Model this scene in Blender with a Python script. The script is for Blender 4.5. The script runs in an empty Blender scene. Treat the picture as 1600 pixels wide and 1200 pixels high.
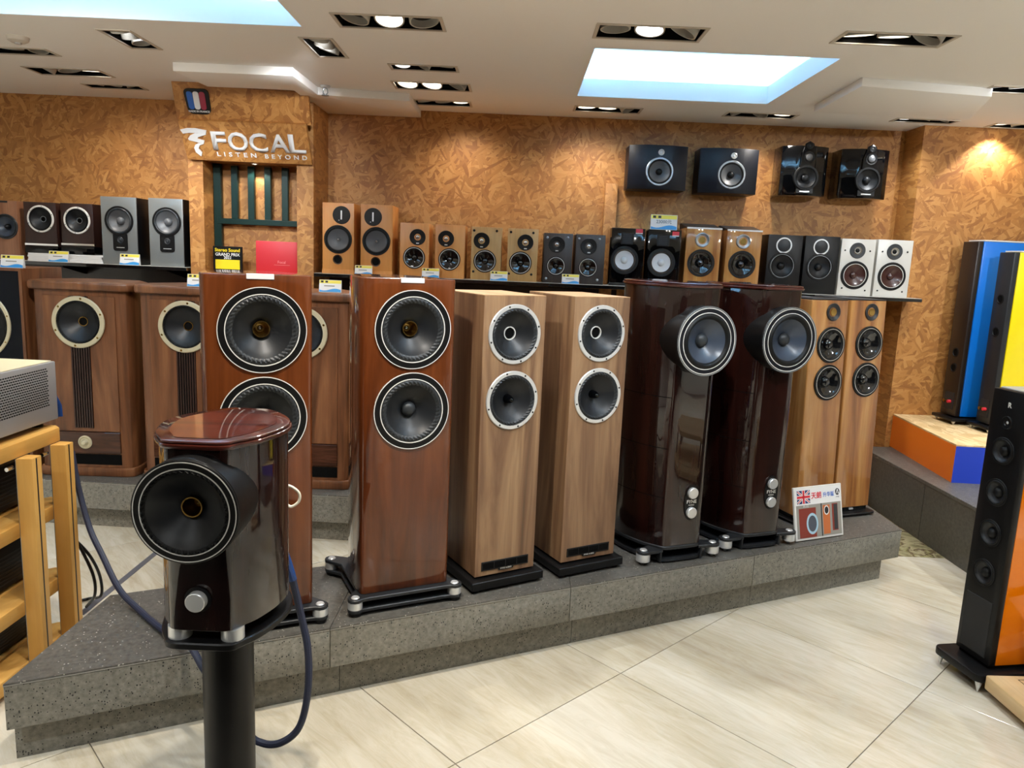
import bpy, bmesh, math, random
import numpy as np
from mathutils import Vector, Matrix
random.seed(7)
sc = bpy.context.scene
col = sc.collection
PI = math.pi
R = math.radians

# ------------------------------------------------------------------ camera
CAMZ = 1.53
FPX = 1180.6
PITCH, ROLL = 0.167076, -0.042612
_c, _s = math.cos(PITCH), math.sin(PITCH)
FWD = np.array([0, _c, -_s]); _up = np.array([0, _s, _c]); _rt = np.array([1., 0, 0])
_cr, _sr = math.cos(ROLL), math.sin(ROLL)
RT = _cr * _rt - _sr * _up
UP = _sr * _rt + _cr * _up
cam_d = bpy.data.cameras.new('camera'); cam = bpy.data.objects.new('camera', cam_d); col.objects.link(cam)
cam_d.sensor_width = 36; cam_d.lens = FPX / 1600 * 36; cam_d.clip_start = 0.05
M = Matrix(((RT[0], UP[0], -FWD[0], 0), (RT[1], UP[1], -FWD[1], 0), (RT[2], UP[2], -FWD[2], CAMZ), (0, 0, 0, 1)))
cam.matrix_world = M
sc.camera = cam
CPOS = np.array([0, 0, CAMZ])
def _ray(x, y): return (x - 800) * RT - (y - 600) * UP + FPX * FWD
def Pz(x, y, z):                     # photo pixel -> point on a horizontal plane
    d = _ray(x, y); return CPOS + d * ((z - CAMZ) / d[2])
def Py(x, y, Y):                     # photo pixel -> point on a plane of constant depth
    d = _ray(x, y); return CPOS + d * (Y / d[1])

# ------------------------------------------------------------------ world, exposure
w = bpy.data.worlds.new('world'); sc.world = w; w.use_nodes = True
w.node_tree.nodes['Background'].inputs[0].default_value = (0.9, 0.95, 1, 1)
w.node_tree.nodes['Background'].inputs[1].default_value = 0.05
vs = sc.view_settings
vs.view_transform = 'Standard'; vs.look = 'None'; vs.gamma = 1; vs.use_curve_mapping = False
vs.exposure = 0.45
try:
    sc.cycles.use_denoising = True
    sc.cycles.sample_clamp_indirect = 6
    sc.cycles.use_adaptive_sampling = True; sc.cycles.adaptive_threshold = .03
    sc.cycles.max_bounces = 7; sc.cycles.diffuse_bounces = 4; sc.cycles.glossy_bounces = 3
    sc.cycles.caustics_reflective = False; sc.cycles.caustics_refractive = False
except Exception: pass
SPOT_GAIN = 1.0
WARM = (1.0, 0.94, 0.86); NEUT = (.96, 1.0, 1.03); COOL = (0.86, 0.94, 1.0)

# ------------------------------------------------------------------ mesh helpers
class MB:
    def __init__(s): s.v = []; s.f = []
    def box(s, x0, x1, y0, y1, z0, z1):
        b = len(s.v)
        s.v += [(x0, y0, z0), (x1, y0, z0), (x1, y1, z0), (x0, y1, z0), (x0, y0, z1), (x1, y0, z1), (x1, y1, z1), (x0, y1, z1)]
        s.f += [tuple(b + i for i in q) for q in ((0, 3, 2, 1), (4, 5, 6, 7), (0, 1, 5, 4), (1, 2, 6, 5), (2, 3, 7, 6), (3, 0, 4, 7))]
        return s
    def prism(s, pts, a, b, axis='z', caps=True):
        n = len(pts); o = len(s.v)
        ar = sum(pts[i][0] * pts[(i + 1) % n][1] - pts[(i + 1) % n][0] * pts[i][1] for i in range(n))
        if ar < 0: pts = pts[::-1]
        if axis == 'z': mk = lambda p, t: (p[0], p[1], t)
        elif axis == 'y': mk = lambda p, t: (p[0], -t, p[1])       # t measured towards the front
        else: mk = lambda p, t: (t, p[0], p[1])
        for t in (a, b): s.v += [mk(p, t) for p in pts]
        for i in range(n):
            j = (i + 1) % n; s.f.append((o + i, o + j, o + n + j, o + n + i))
        if caps:
            s.f.append(tuple(o + i for i in reversed(range(n)))); s.f.append(tuple(o + n + i for i in range(n)))
        return s
    def lathe(s, prof, c=(0, 0, 0), axis='y', seg=48, closed=False):
        o = len(s.v); n = len(prof)
        for k in range(seg):
            t = 2 * PI * k / seg; ct, st = math.cos(t), math.sin(t)
            for r, h in prof:
                if axis == 'y': s.v.append((c[0] + r * ct, c[1] - h, c[2] + r * st))
                elif axis == 'x': s.v.append((c[0] + h, c[1] + r * ct, c[2] + r * st))
                else: s.v.append((c[0] + r * ct, c[1] + r * st, c[2] + h))
        for k in range(seg):
            k2 = (k + 1) % seg
            for i in range(n - 1 if not closed else n):
                j = (i + 1) % n
                s.f.append((o + k * n + i, o + k2 * n + i, o + k2 * n + j, o + k * n + j))
        return s
    def cyl(s, c, r, h0, h1, axis='z', seg=24):
        return s.lathe([(0, h0), (r, h0), (r, h1), (0, h1)], c, axis, seg)
    def tube(s, path, r, seg=8):
        o = len(s.v); path = [Vector(p) for p in path]; n = len(path)
        t0 = (path[1] - path[0]).normalized()
        a = t0.cross(Vector((0.13, 0.2, 1))).normalized()
        for i, p in enumerate(path):
            t = (path[min(i + 1, n - 1)] - path[max(i - 1, 0)]).normalized()
            a = (a - t * a.dot(t)).normalized(); b = t.cross(a)
            for k in range(seg):
                q = p + (a * math.cos(2 * PI * k / seg) + b * math.sin(2 * PI * k / seg)) * r
                s.v.append(tuple(q))
        for i in range(n - 1):
            for k in range(seg):
                k2 = (k + 1) % seg
                s.f.append((o + i * seg + k, o + i * seg + k2, o + (i + 1) * seg + k2, o + (i + 1) * seg + k))
        s.f.append(tuple(o + k for k in reversed(range(seg)))); s.f.append(tuple(o + (n - 1) * seg + k for k in range(seg)))
        return s
    def poly(s, pts):
        o = len(s.v); s.v += [tuple(p) for p in pts]; s.f.append(tuple(range(o, o + len(pts)))); return s
    def slab(s, pts, nrm, t):          # a polygon in space given thickness along nrm
        o = len(s.v); n = len(pts); nrm = Vector(nrm)
        s.v += [tuple(Vector(p)) for p in pts] + [tuple(Vector(p) + nrm * t) for p in pts]
        s.f.append(tuple(o + n + i for i in range(n))); s.f.append(tuple(o + i for i in reversed(range(n))))
        for i in range(n):
            j = (i + 1) % n; s.f.append((o + i, o + j, o + n + j, o + n + i))
        return s

def mesh(name, mb, mat, bevel=0, bseg=2, ang=35, weld=True):
    me = bpy.data.meshes.new(name)
    bm = bmesh.new()
    vs_ = [bm.verts.new(v) for v in mb.v]
    for f in mb.f:
        try: bm.faces.new([vs_[i] for i in f])
        except ValueError: pass
    if weld: bmesh.ops.remove_doubles(bm, verts=bm.verts, dist=1e-6)
    bmesh.ops.recalc_face_normals(bm, faces=bm.faces)
    if bevel:
        ed = [e for e in bm.edges if len(e.link_faces) == 2 and e.calc_face_angle(0) > R(30)]
        bmesh.ops.bevel(bm, geom=ed, offset=bevel, segments=bseg, profile=0.5, affect='EDGES')
    bm.to_mesh(me); bm.free()
    me.shade_smooth(); me.set_sharp_from_angle(angle=R(ang))
    if mat: me.materials.append(mat)
    return me
def obj(name, mb, mat, parent=None, bevel=0, bseg=2, ang=35, loc=None, label=None, kind=None):
    me = mb if isinstance(mb, bpy.types.Mesh) else mesh(name, mb, mat, bevel, bseg, ang)
    o = bpy.data.objects.new(name, me); col.objects.link(o)
    if parent: o.parent = parent
    if loc: o.location = loc
    if label: o['label'] = label
    if kind: o['kind'] = kind
    return o
def tag(o, label, cat, group=None):
    o['label'] = label; o['category'] = cat
    if group: o['group'] = group
    return o
def thing(name, label, cat, loc=(0, 0, 0), rz=0, group=None, rx=0):
    o = bpy.data.objects.new(name, None); col.objects.link(o); o.empty_display_size = 0.05
    o.location = loc; o.rotation_euler = (rx, 0, rz)
    return tag(o, label, cat, group)
def struct(o): o['kind'] = 'structure'; return o
def copy_tree(o, parent=None):
    c = o.copy(); col.objects.link(c); c.parent = parent
    for ch in list(o.children): copy_tree(ch, c)
    return c
def text_mesh(name, body, size, mat, extrude=0.001, bold=0.0, spacing=1.0, align='CENTER'):
    cu = bpy.data.curves.new(name + '_curve', 'FONT'); cu.body = body; cu.size = size
    cu.extrude = extrude; cu.offset = bold; cu.space_character = spacing
    cu.align_x = align; cu.align_y = 'CENTER'; cu.resolution_u = 3
    t = bpy.data.objects.new(name + '_tmp', cu); col.objects.link(t)
    bpy.context.view_layer.update()
    dg = bpy.context.evaluated_depsgraph_get()
    me = bpy.data.meshes.new_from_object(t.evaluated_get(dg))
    bpy.data.objects.remove(t); bpy.data.curves.remove(cu)
    me.name = name; me.materials.clear(); me.materials.append(mat)
    return me
def text(name, body, size, mat, parent, loc, rot=(PI / 2, 0, 0), **k):
    o = obj(name, text_mesh(name, body, size, mat, **k), None, parent); o.location = loc; o.rotation_euler = rot; return o
def rrect(w2, h2, r, n=4):
    p = []
    for cx, cy, a in ((w2 - r, h2 - r, 0), (-w2 + r, h2 - r, 90), (-w2 + r, -h2 + r, 180), (w2 - r, -h2 + r, 270)):
        for k in range(n + 1):
            t = R(a + 90 * k / n); p.append((cx + r * math.cos(t), cy + r * math.sin(t)))
    return p

# ------------------------------------------------------------------ materials
def lin(h):
    h = h.lstrip('#'); v = [int(h[i:i + 2], 16) / 255 for i in (0, 2, 4)]
    return tuple(c / 12.92 if c <= .04045 else ((c + .055) / 1.055) ** 2.4 for c in v) + (1,)
class NT:
    def __init__(s, name):
        s.m = bpy.data.materials.new(name); s.m.use_nodes = True; s.t = s.m.node_tree; s.n = s.t.nodes
        s.b = s.n['Principled BSDF']
    def node(s, ty, **k):
        n = s.n.new(ty)
        for a, v in k.items(): setattr(n, a, v)
        return n
    def ln(s, a, b): s.t.links.new(a, b)
    def coord(s, scale=(1, 1, 1), rot=(0, 0, 0), loc=(0, 0, 0), src='Object', vec=None):
        mp = s.node('ShaderNodeMapping'); mp.inputs['Scale'].default_value = scale; mp.inputs['Rotation'].default_value = rot; mp.inputs['Location'].default_value = loc
        if vec is None:
            tc = s.node('ShaderNodeTexCoord'); vec = tc.outputs[src]
        s.ln(vec, mp.inputs['Vector']); return mp.outputs[0]
    def noise(s, vec, scale=5, detail=4, rough=.5, dist=0):
        n = s.node('ShaderNodeTexNoise'); n.inputs['Scale'].default_value = scale; n.inputs['Detail'].default_value = detail
        n.inputs['Roughness'].default_value = rough; n.inputs['Distortion'].default_value = dist; s.ln(vec, n.inputs['Vector']); return n
    def ramp(s, fac, stops):
        r = s.node('ShaderNodeValToRGB'); el = r.color_ramp.elements
        while len(el) > len(stops): el.remove(el[-1])
        while len(el) < len(stops): el.new(1)
        for e, (p, c) in zip(el, stops): e.position = p; e.color = c if not isinstance(c, str) else lin(c)
        s.ln(fac, r.inputs[0]); return r.outputs[0]
    def mix(s, fac, a, b, mode='MIX'):
        m = s.node('ShaderNodeMix', data_type='RGBA', blend_type=mode)
        for sock, v in ((m.inputs['Factor'], fac), (m.inputs[6], a), (m.inputs[7], b)):
            if isinstance(v, (int, float)): sock.default_value = v
            elif isinstance(v, tuple): sock.default_value = v
            else: s.ln(v, sock)
        return m.outputs[2]
    def bump(s, h, strength=.2, dist=.002):
        b = s.node('ShaderNodeBump'); b.inputs['Strength'].default_value = strength; b.inputs['Distance'].default_value = dist
        s.ln(h, b.inputs['Height']); s.ln(b.outputs[0], s.b.inputs['Normal'])
    def col(s, c): s.ln(c, s.b.inputs['Base Color'])
    def rough(s, r): s.b.inputs['Roughness'].default_value = r; return s
def pm(name, c, rough=.5, metal=0, spec=.5, coat=0):
    t = NT(name); t.b.inputs['Base Color'].default_value = lin(c) if isinstance(c, str) else c
    # faint procedural unevenness keeps plain surfaces from looking flat
    v = t.coord(); n = t.noise(v, 35, 3); mr = t.node('ShaderNodeMapRange')
    mr.inputs[3].default_value = max(rough - .04, .02); mr.inputs[4].default_value = rough + .04
    t.ln(n.outputs[0], mr.inputs[0]); t.ln(mr.outputs[0], t.b.inputs['Roughness'])
    t.b.inputs['Metallic'].default_value = metal; t.b.inputs['Specular IOR Level'].default_value = spec
    if coat: t.b.inputs['Coat Weight'].default_value = coat; t.b.inputs['Coat Roughness'].default_value = .03
    return t.m
def emit(name, c, strength):
    t = NT(name); t.b.inputs['Base Color'].default_value = lin(c); t.b.inputs['Emission Color'].default_value = lin(c)
    t.b.inputs['Emission Strength'].default_value = strength; return t.m
def wood(name, cols, sc_=1.0, rough=.45, coat=0, fine=1.0, fig=1.4, axis='z', coatrough=.03, vary=.0):
    t = NT(name); k = {'z': (1, 1, .09), 'x': (.09, 1, 1), 'y': (1, .09, 1)}[axis]
    oi = t.node('ShaderNodeObjectInfo')
    mul = t.node('ShaderNodeVectorMath', operation='SCALE'); mul.inputs['Scale'].default_value = 7.3
    cmb = t.node('ShaderNodeCombineXYZ')
    for i in range(3): t.ln(oi.outputs['Random'], cmb.inputs[i])
    t.ln(cmb.outputs[0], mul.inputs[0])
    tc = t.node('ShaderNodeTexCoord'); add = t.node('ShaderNodeVectorMath', operation='ADD')
    t.ln(tc.outputs['Object'], add.inputs[0]); t.ln(mul.outputs[0], add.inputs[1])
    a = t.coord(tuple(x * sc_ for x in k), vec=add.outputs[0])
    n1 = t.noise(a, 9, 5, .55, fig)
    c = t.ramp(n1.outputs[0], [(.25 + .5 * i / (len(cols) - 1), x) for i, x in enumerate(cols)])
    b = t.coord(tuple(x * sc_ * (1 if x > .5 else .35) for x in k), vec=add.outputs[0])
    n2 = t.noise(b, 110, 3, .6)
    f = t.ramp(n2.outputs[0], [(.3, (1 - .4 * fine,) * 3 + (1,)), (.6, (1, 1, 1, 1))])
    t.col(t.mix(1.0, c, f, 'MULTIPLY'))
    t.b.inputs['Roughness'].default_value = rough
    if coat: t.b.inputs['Coat Weight'].default_value = coat; t.b.inputs['Coat Roughness'].default_value = coatrough; t.b.inputs['Specular IOR Level'].default_value = .1
    if not coat: t.bump(n2.outputs[0], .08, .001)
    return t.m
def osb(name, dark=1.0, ramp=None):
    t = NT(name); tc = t.node('ShaderNodeTexCoord')
    base = t.coord()
    wn = t.noise(base, 5, 2); sub = t.node('ShaderNodeVectorMath', operation='SUBTRACT'); sub.inputs[1].default_value = (.5, .5, .5)
    t.ln(wn.outputs[1], sub.inputs[0]); scv = t.node('ShaderNodeVectorMath', operation='SCALE'); scv.inputs['Scale'].default_value = .06; t.ln(sub.outputs[0], scv.inputs[0])
    ad = t.node('ShaderNodeVectorMath', operation='ADD'); t.ln(base, ad.inputs[0]); t.ln(scv.outputs[0], ad.inputs[1])
    cur = None; hgt = None
    ramp = ramp or [(0, '#6f4722'), (.25, '#8f6234'), (.55, '#aa7c45'), (.85, '#bd925a'), (1, '#cfa972')]
    for i, (ang, sx, sz) in enumerate(((78, 44, 8), (10, 40, 8), (-37, 46, 9), (47, 38, 7), (-74, 50, 9), (-17, 42, 8), (88, 48, 9), (28, 44, 8), (-57, 52, 9.5))):
        th = 1 - 1 / (i + 1)
        v = t.coord((sx, 9, sz), vec=t.coord(rot=(0, R(ang), 0), loc=(i * 3.7, i * 1.9, i * 2.3), vec=ad.outputs[0]))
        vo = t.node('ShaderNodeTexVoronoi'); vo.inputs['Scale'].default_value = 1; t.ln(v, vo.inputs['Vector'])
        sp = t.node('ShaderNodeSeparateColor'); t.ln(vo.outputs['Color'], sp.inputs[0])
        st = t.noise(t.coord((5, 1, .6), vec=v), 3, 3)
        m0 = t.node('ShaderNodeMath', operation='MULTIPLY_ADD'); m0.inputs[1].default_value = .4; t.ln(st.outputs[0], m0.inputs[0]); 
        ms = t.node('ShaderNodeMath', operation='MULTIPLY_ADD'); ms.inputs[1].default_value = .56; ms.inputs[2].default_value = .03; t.ln(sp.outputs[0], ms.inputs[0]); t.ln(ms.outputs[0], m0.inputs[2])
        lc = t.ramp(m0.outputs[0], ramp)
        if cur is None: cur = lc; hgt = sp.outputs[0]
        else:
            g = t.node('ShaderNodeMath', operation='GREATER_THAN'); g.inputs[1].default_value = th; t.ln(sp.outputs[1], g.inputs[0])
            cur = t.mix(g.outputs[0], cur, lc); hgt = t.mix(g.outputs[0], hgt, sp.outputs[0])
    t.col(t.mix(1.0, cur, (dark * 1.04, dark * .90, dark * .72, 1), 'MULTIPLY'))
    t.rough(.55); t.bump(hgt, .2, .0015)
    return t.m
def stone(name, base='#56554f', lite='#6b6a62', drk='#3a3a37', holes=True, speck=.0):
    t = NT(name); v = t.coord(src='Object')
    n = t.noise(v, 55, 6, .7); c = t.ramp(n.outputs[0], [(.3, drk), (.5, base), (.75, lite)])
    big = t.noise(v, 3, 3); c = t.mix(1, c, t.ramp(big.outputs[0], [(.3, (.85, .85, .85, 1)), (.7, (1.08, 1.07, 1.05, 1))]), 'MULTIPLY')
    vo = t.node('ShaderNodeTexVoronoi'); vo.inputs['Scale'].default_value = 135
    t.ln(t.coord((1, 1, .8)), vo.inputs['Vector'])
    nn = t.noise(v, 14, 2)
    mm = t.node('ShaderNodeMath', operation='MULTIPLY'); t.ln(nn.outputs[0], mm.inputs[0]); mm.inputs[1].default_value = .5
    lt = t.node('ShaderNodeMath', operation='LESS_THAN'); t.ln(vo.outputs['Distance'], lt.inputs[0]); t.ln(mm.outputs[0], lt.inputs[1])
    sp = t.node('ShaderNodeSeparateColor'); t.ln(vo.outputs['Color'], sp.inputs[0])
    g = t.node('ShaderNodeMath', operation='GREATER_THAN'); g.inputs[1].default_value = .6; t.ln(sp.outputs[0], g.inputs[0])
    h = t.node('ShaderNodeMath', operation='MULTIPLY'); t.ln(lt.outputs[0], h.inputs[0]); t.ln(g.outputs[0], h.inputs[1])
    if holes: c = t.mix(h.outputs[0], c, lin('#1c1c1b'))
    if speck:
        g2 = t.node('ShaderNodeMath', operation='LESS_THAN'); g2.inputs[1].default_value = speck; t.ln(sp.outputs[1], g2.inputs[0])
        h2 = t.node('ShaderNodeMath', operation='MULTIPLY'); t.ln(lt.outputs[0], h2.inputs[0]); t.ln(g2.outputs[0], h2.inputs[1])
        c = t.mix(h2.outputs[0], c, lin('#a8a69c'))
    t.col(c); t.rough(.42); t.bump(n.outputs[0], .15, .002)
    return t.m
def tile_mat():
    t = NT('polished_travertine'); oi = t.node('ShaderNodeObjectInfo')
    tc = t.node('ShaderNodeTexCoord'); cmb = t.node('ShaderNodeCombineXYZ')
    mu = t.node('ShaderNodeMath', operation='MULTIPLY'); mu.inputs[1].default_value = 40; t.ln(oi.outputs['Random'], mu.inputs[0])
    t.ln(mu.outputs[0], cmb.inputs[0]); t.ln(mu.outputs[0], cmb.inputs[1])
    ad = t.node('ShaderNodeVectorMath', operation='ADD'); t.ln(tc.outputs['Object'], ad.inputs[0]); t.ln(cmb.outputs[0], ad.inputs[1])
    v = t.coord((2.4, .4, 1), rot=(0, 0, R(-6)), vec=ad.outputs[0])
    n = t.noise(v, 1.7, 7, .55, .5)
    c = t.ramp(n.outputs[0], [(.3, '#9b8f77'), (.42, '#b1a78f'), (.55, '#c0b8a4'), (.7, '#cec9bb')])
    n2 = t.noise(v, 9, 6, .7, 1.5); c = t.mix(.35, c, t.ramp(n2.outputs[0], [(.35, '#b4a78e'), (.6, '#d6cfc2')]))
    t.col(c); t.rough(.14); t.b.inputs['Specular IOR Level'].default_value = .5
    return t.m

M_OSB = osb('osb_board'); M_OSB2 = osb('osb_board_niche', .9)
M_CEIL = pm('ceiling_paint', '#f5f3f0', .8); M_WALL = pm('wall_paint', '#e2ddd5', .7); M_WALLD = pm('brown_wall', '#2e241d', .7)
M_TILE = tile_mat(); M_GROUT = pm('grout', '#6e655a', .8)
M_STONE = stone('basalt_face', base='#77746a', lite='#918d83', drk='#595750'); M_STONET = stone('basalt_top', '#55534e', '#67645f', '#403f3c', False, .12)
M_STONE_P = stone('basalt_plain', '#4c4b46', '#5b5a54', '#3c3b38', False)
M_EDGE = pm('stone_edge', '#8e8b82', .5)
M_GLOSSW = wood('gloss_walnut', ['#3e1b0a', '#5a2b10', '#6c3819', '#794422'], .8, .3, 1.0, .25)
M_DARKW = wood('gloss_dark_walnut', ['#0e0504', '#180806', '#220c08', '#2b110b'], .9, .3, 1.0, .3)
M_DARKC = wood('gloss_dark_walnut_cap', ['#1d0a08', '#33130e', '#4a1e15', '#562619'], .9, .3, 1.0, .3, axis='x')
M_WAL = wood('natural_walnut', ['#573f2b', '#76563d', '#8f6e4f', '#a58562'], 1.0, .5, 0, .35, 2.0)
M_WALTOP = wood('natural_walnut_top', ['#96724f', '#ab855d', '#bb966c'], 1.0, .5, 0, .3, 1.2, 'y')
M_VIN = wood('oiled_walnut', ['#422611', '#60391f', '#75492b', '#875b39'], .9, .42, 0, .4, 2.2)
M_BURL = wood('burl_walnut', ['#2a1710', '#432619', '#5a3626'], 3.0, .35, .5, .5, 3.0, 'x')
M_ARC = wood('gloss_striped_walnut', ['#62381a', '#8c5a30', '#a6743f', '#b98a54'], 1.3, .3, 1.0, .3, .6)
M_CHER = wood('cherry_veneer', ['#ba7638', '#cb8846', '#d69653'], 1.2, .4, 0, .25, .8)
M_OAK = wood('oak_veneer', ['#a67a42', '#bb9056', '#c99f66'], 1.2, .45, 0, .35, .6)
M_ASH = wood('black_ash', ['#1a1411', '#2b221d', '#3a2f28'], 1.6, .45, 0, .6, .5)
M_DVEN = wood('dark_oak_veneer', ['#22130f', '#2f1a15', '#38211a'], 1.5, .4, 0, .5, .6)
M_TAN = wood('tan_walnut', ['#74492f', '#8a5c40', '#98694b'], 1.3, .45, 0, .4, 1.0)
M_MAPLE = wood('maple', ['#c08d45', '#cf9e54', '#d8ab63'], 1.0, .4, .15, .15, .8, 'z')
M_MAPLEY = wood('maple_shelf', ['#bd8a42', '#cd9b51', '#d7a961'], 1.0, .4, .15, .15, .8, 'y')
M_BAMB = wood('pale_plywood', ['#c3a372', '#d0b284', '#d9bf95'], 1.0, .45, 0, .2, .8, 'x')
M_BLK = pm('black_satin', '#0e0e0f', .4, spec=.25); M_BLKM = pm('black_matt', '#060606', .8, spec=.1); M_BLKG = pm('black_gloss', '#040507', .1, coat=.7, spec=.1)
M_RUB = pm('rubber', '#0f1011', .5, spec=.25); M_RUBG = pm('rubber_grey', '#2c2f32', .42, spec=.4)
M_CONE = pm('paper_cone', '#1b1d20', .42, spec=.35); M_CONEG = pm('poly_cone_gloss', '#0e0f11', .12, coat=.6)
M_CONEB = pm('cone_blue_grey', '#3a424f', .32); M_CONEW = pm('cone_pale', '#c3c9cf', .45); M_CONEN = pm('cone_grey', '#57585a', .4)
M_CONEBR = pm('cone_wood_fibre', '#3a1e1b', .3, coat=.5)
M_ALU = pm('brushed_aluminium', '#d2d4d5', .3, .55); M_CHR = pm('chrome', '#dcdcdc', .1, 1); M_ALUD = pm('grey_aluminium', '#9aa0a5', .35, .8)
M_WHR = pm('white_trim_ring', '#d6d5d0', .35); M_GREY = pm('silver_grey_lacquer', '#7b7e7d', .35, .3); M_GOLD = pm('champagne_ring', '#c9c1a4', .35, .35)
M_BRASS = pm('brass', '#a5884d', .25, 1); M_WHITE = pm('white_lacquer', '#c2c0ba', .35); M_CARD = pm('white_card', '#dcdcdc', .55)
M_NAVY = pm('navy_baffle', '#080b12', .7, spec=.2); M_NAVYP = pm('navy_black_tone', '#0b0e17', .42, spec=.3)
M_PLTH = pm('graphite_plinth', '#232528', .42, .1, spec=.35); M_SHELFSHADE = pm('under_shelf_shade', '#22150e', .35, coat=.3)
M_TEAL = pm('dark_teal_paint', '#062622', .4, spec=.3); M_RED = pm('red_box', '#c0252f', .5); M_YEL = pm('yellow_label', '#e0c915', .5)
M_BLUEP = pm('blue_lacquer', '#0067c4', .3, coat=.4); M_YELP = pm('yellow_lacquer', '#e6d200', .3, coat=.4); M_ORP = pm('orange_lacquer', '#e97a00', .12, coat=1)
M_ORPT = pm('orange_paint', '#ee7312', .5); M_BLPT = pm('blue_paint', '#1b3bb0', .5); M_PLY = osb('osb_pale', 1.0, [(0, '#a88f68'), (.3, '#c4ae86'), (.6, '#d8c5a0'), (.85, '#e6d8b8'), (1, '#efe6d0')])
M_CYEL = pm('card_yellow', '#dfcf4a', .55); M_CBLU = pm('card_blue', '#2f8fd0', .55); M_INK = pm('ink_grey', '#5a6470', .6); M_INKD = pm('ink_dark', '#1d1d1f', .6)
M_FBLU = pm('flag_blue', '#1b2a63', .6); M_FRED = pm('flag_red', '#c8202f', .6); M_TBLU = pm('print_blue', '#2f62b8', .6)
M_BDBL = pm('badge_blue', '#1d5bb0', .45); M_BDRD = pm('badge_red', '#8e1d38', .45)
M_CABLE = pm('navy_cable', '#20263c', .6); M_CABB = pm('blue_heatshrink', '#17407f', .35); M_CABW = pm('white_cord', '#d8d3c0', .5)
M_SILV = pm('silver_case', '#a2a1a0', .42, .35); M_CREAM = pm('cream_top', '#cfc5a2', .5)
M_GLASS = pm('smoked_glass_shelf', '#0c0e10', .1, coat=.5); M_GEDGE = pm('pale_shelf_top', '#b9b6ae', .4)
M_HOUS = pm('black_housing', '#050505', .8, spec=.1); M_FRAME = pm('fixture_frame', '#c6beb2', .5); M_GIMB = pm('gimbal_ring', '#b5b1a8', .4)
M_LIT = emit('lamp_lit', '#fff6e6', 11); M_LITC = emit('lamp_lit_cool', '#f2f7ff', 11); M_OFF = pm('lamp_off_reflector', '#3a3936', .2, .6); M_LYEL = pm('yellow_reflector', '#d9cf4c', .4)
M_LED = emit('led_strip', '#8ccdff', 42)
M_PIC1 = pm('print_mahogany', '#7c2a1c', .5); M_PIC2 = pm('print_orange_wood', '#b8632f', .5); M_PIC3 = pm('print_grey', '#8d8a82', .5); M_PIC4 = pm('print_pale_blue', '#9dbfd2', .5)
t_ = NT('green_marble'); v_ = t_.coord(); n_ = t_.noise(v_, 3.2, 8, .6, 2.2)
t_.col(t_.ramp(n_.outputs[0], [(.3, '#4a3c2e'), (.43, '#8a8260'), (.5, '#a39a78'), (.55, '#5d4a38'), (.6, '#8f8a5e'), (.72, '#b5aa94')])); t_.rough(.15); M_MARB = t_.m
M_INLAY = pm('dark_inlay', '#5b5b60', .3)

# ------------------------------------------------------------------ room shell
ZC = 2.472; YB = 5.32; X0, X1, YF = -4.7, 4.7, -.9
fl = struct(obj('floor', MB().box(X0, X1, YF, YB + .1, -.06, -.004), M_GROUT))
TS = 0.8; ta = R(43.7); tx, ty = .2977 * CAMZ, 1.7185 * CAMZ
tile_me = mesh('tile', MB().box(-TS / 2 + .0015, TS / 2 - .0015, -TS / 2 + .0015, TS / 2 - .0015, -.004, 0), M_TILE, .0008, 1)
for i in range(-9, 10):
    for j in range(-9, 10):
        cx = tx + (i + .5) * TS * math.cos(ta) - (j + .5) * TS * math.sin(ta); cy = ty + (i + .5) * TS * math.sin(ta) + (j + .5) * TS * math.cos(ta)
        if X0 + .3 < cx < X1 - .3 and YF + .3 < cy < YB - .2:
            o = obj('tile', tile_me, None, fl); o.location = (cx, cy, 0); o.rotation_euler.z = ta
obj('marble_inlay', MB().prism([(2.08, 3.94), (2.425, 3.94), (2.455, 5.05), (2.08, 5.05)], 0, .0012), M_MARB, fl, label='green and brown veined marble floor inlay')
obj('reflection_mat', MB().prism(rrect(.85, 1.05, .02), 0, .006), pm('charcoal_reflection_mat', '#1b1917', .9, spec=.1), fl, label='unseen charcoal mat added on the tiles for dark reflections').location = (-.62, .3, 0)  # unseen mat added so the front speaker's gloss face reflects dark
obj('border_strip', MB().box(-1.752, -1.722, 2.9, 3.84, 0, .0012), M_INLAY, fl, label='narrow dark grey floor strip')

wb = struct(obj('wall_back', MB().box(X0, 2.6, YB, YB + .1, -.05, ZC + .5), M_OSB))
struct(obj('wall_right', MB().box(2.58, X1, 5.08, YB + .1, -.05, ZC + .2), M_OSB))
struct(obj('wall_left_side', MB().box(X0 - .1, X0, YF, YB + .1, -.05, ZC + .2), M_WALL))
struct(obj('wall_right_side', MB().box(X1, X1 + .1, YF, YB + .1, -.05, ZC + .2), M_WALL))
struct(obj('wall_front', MB().box(X0 - .1, X1 + .1, YF - .1, YF, -.05, ZC + .2), M_WALLD))
p = Py(956, 287, 5.28)
struct(obj('trim_1', MB().box(p[0] - .042, p[0] + .042, 5.275, YB, 1.0, p[2]), M_OSB, bevel=.002))

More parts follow.
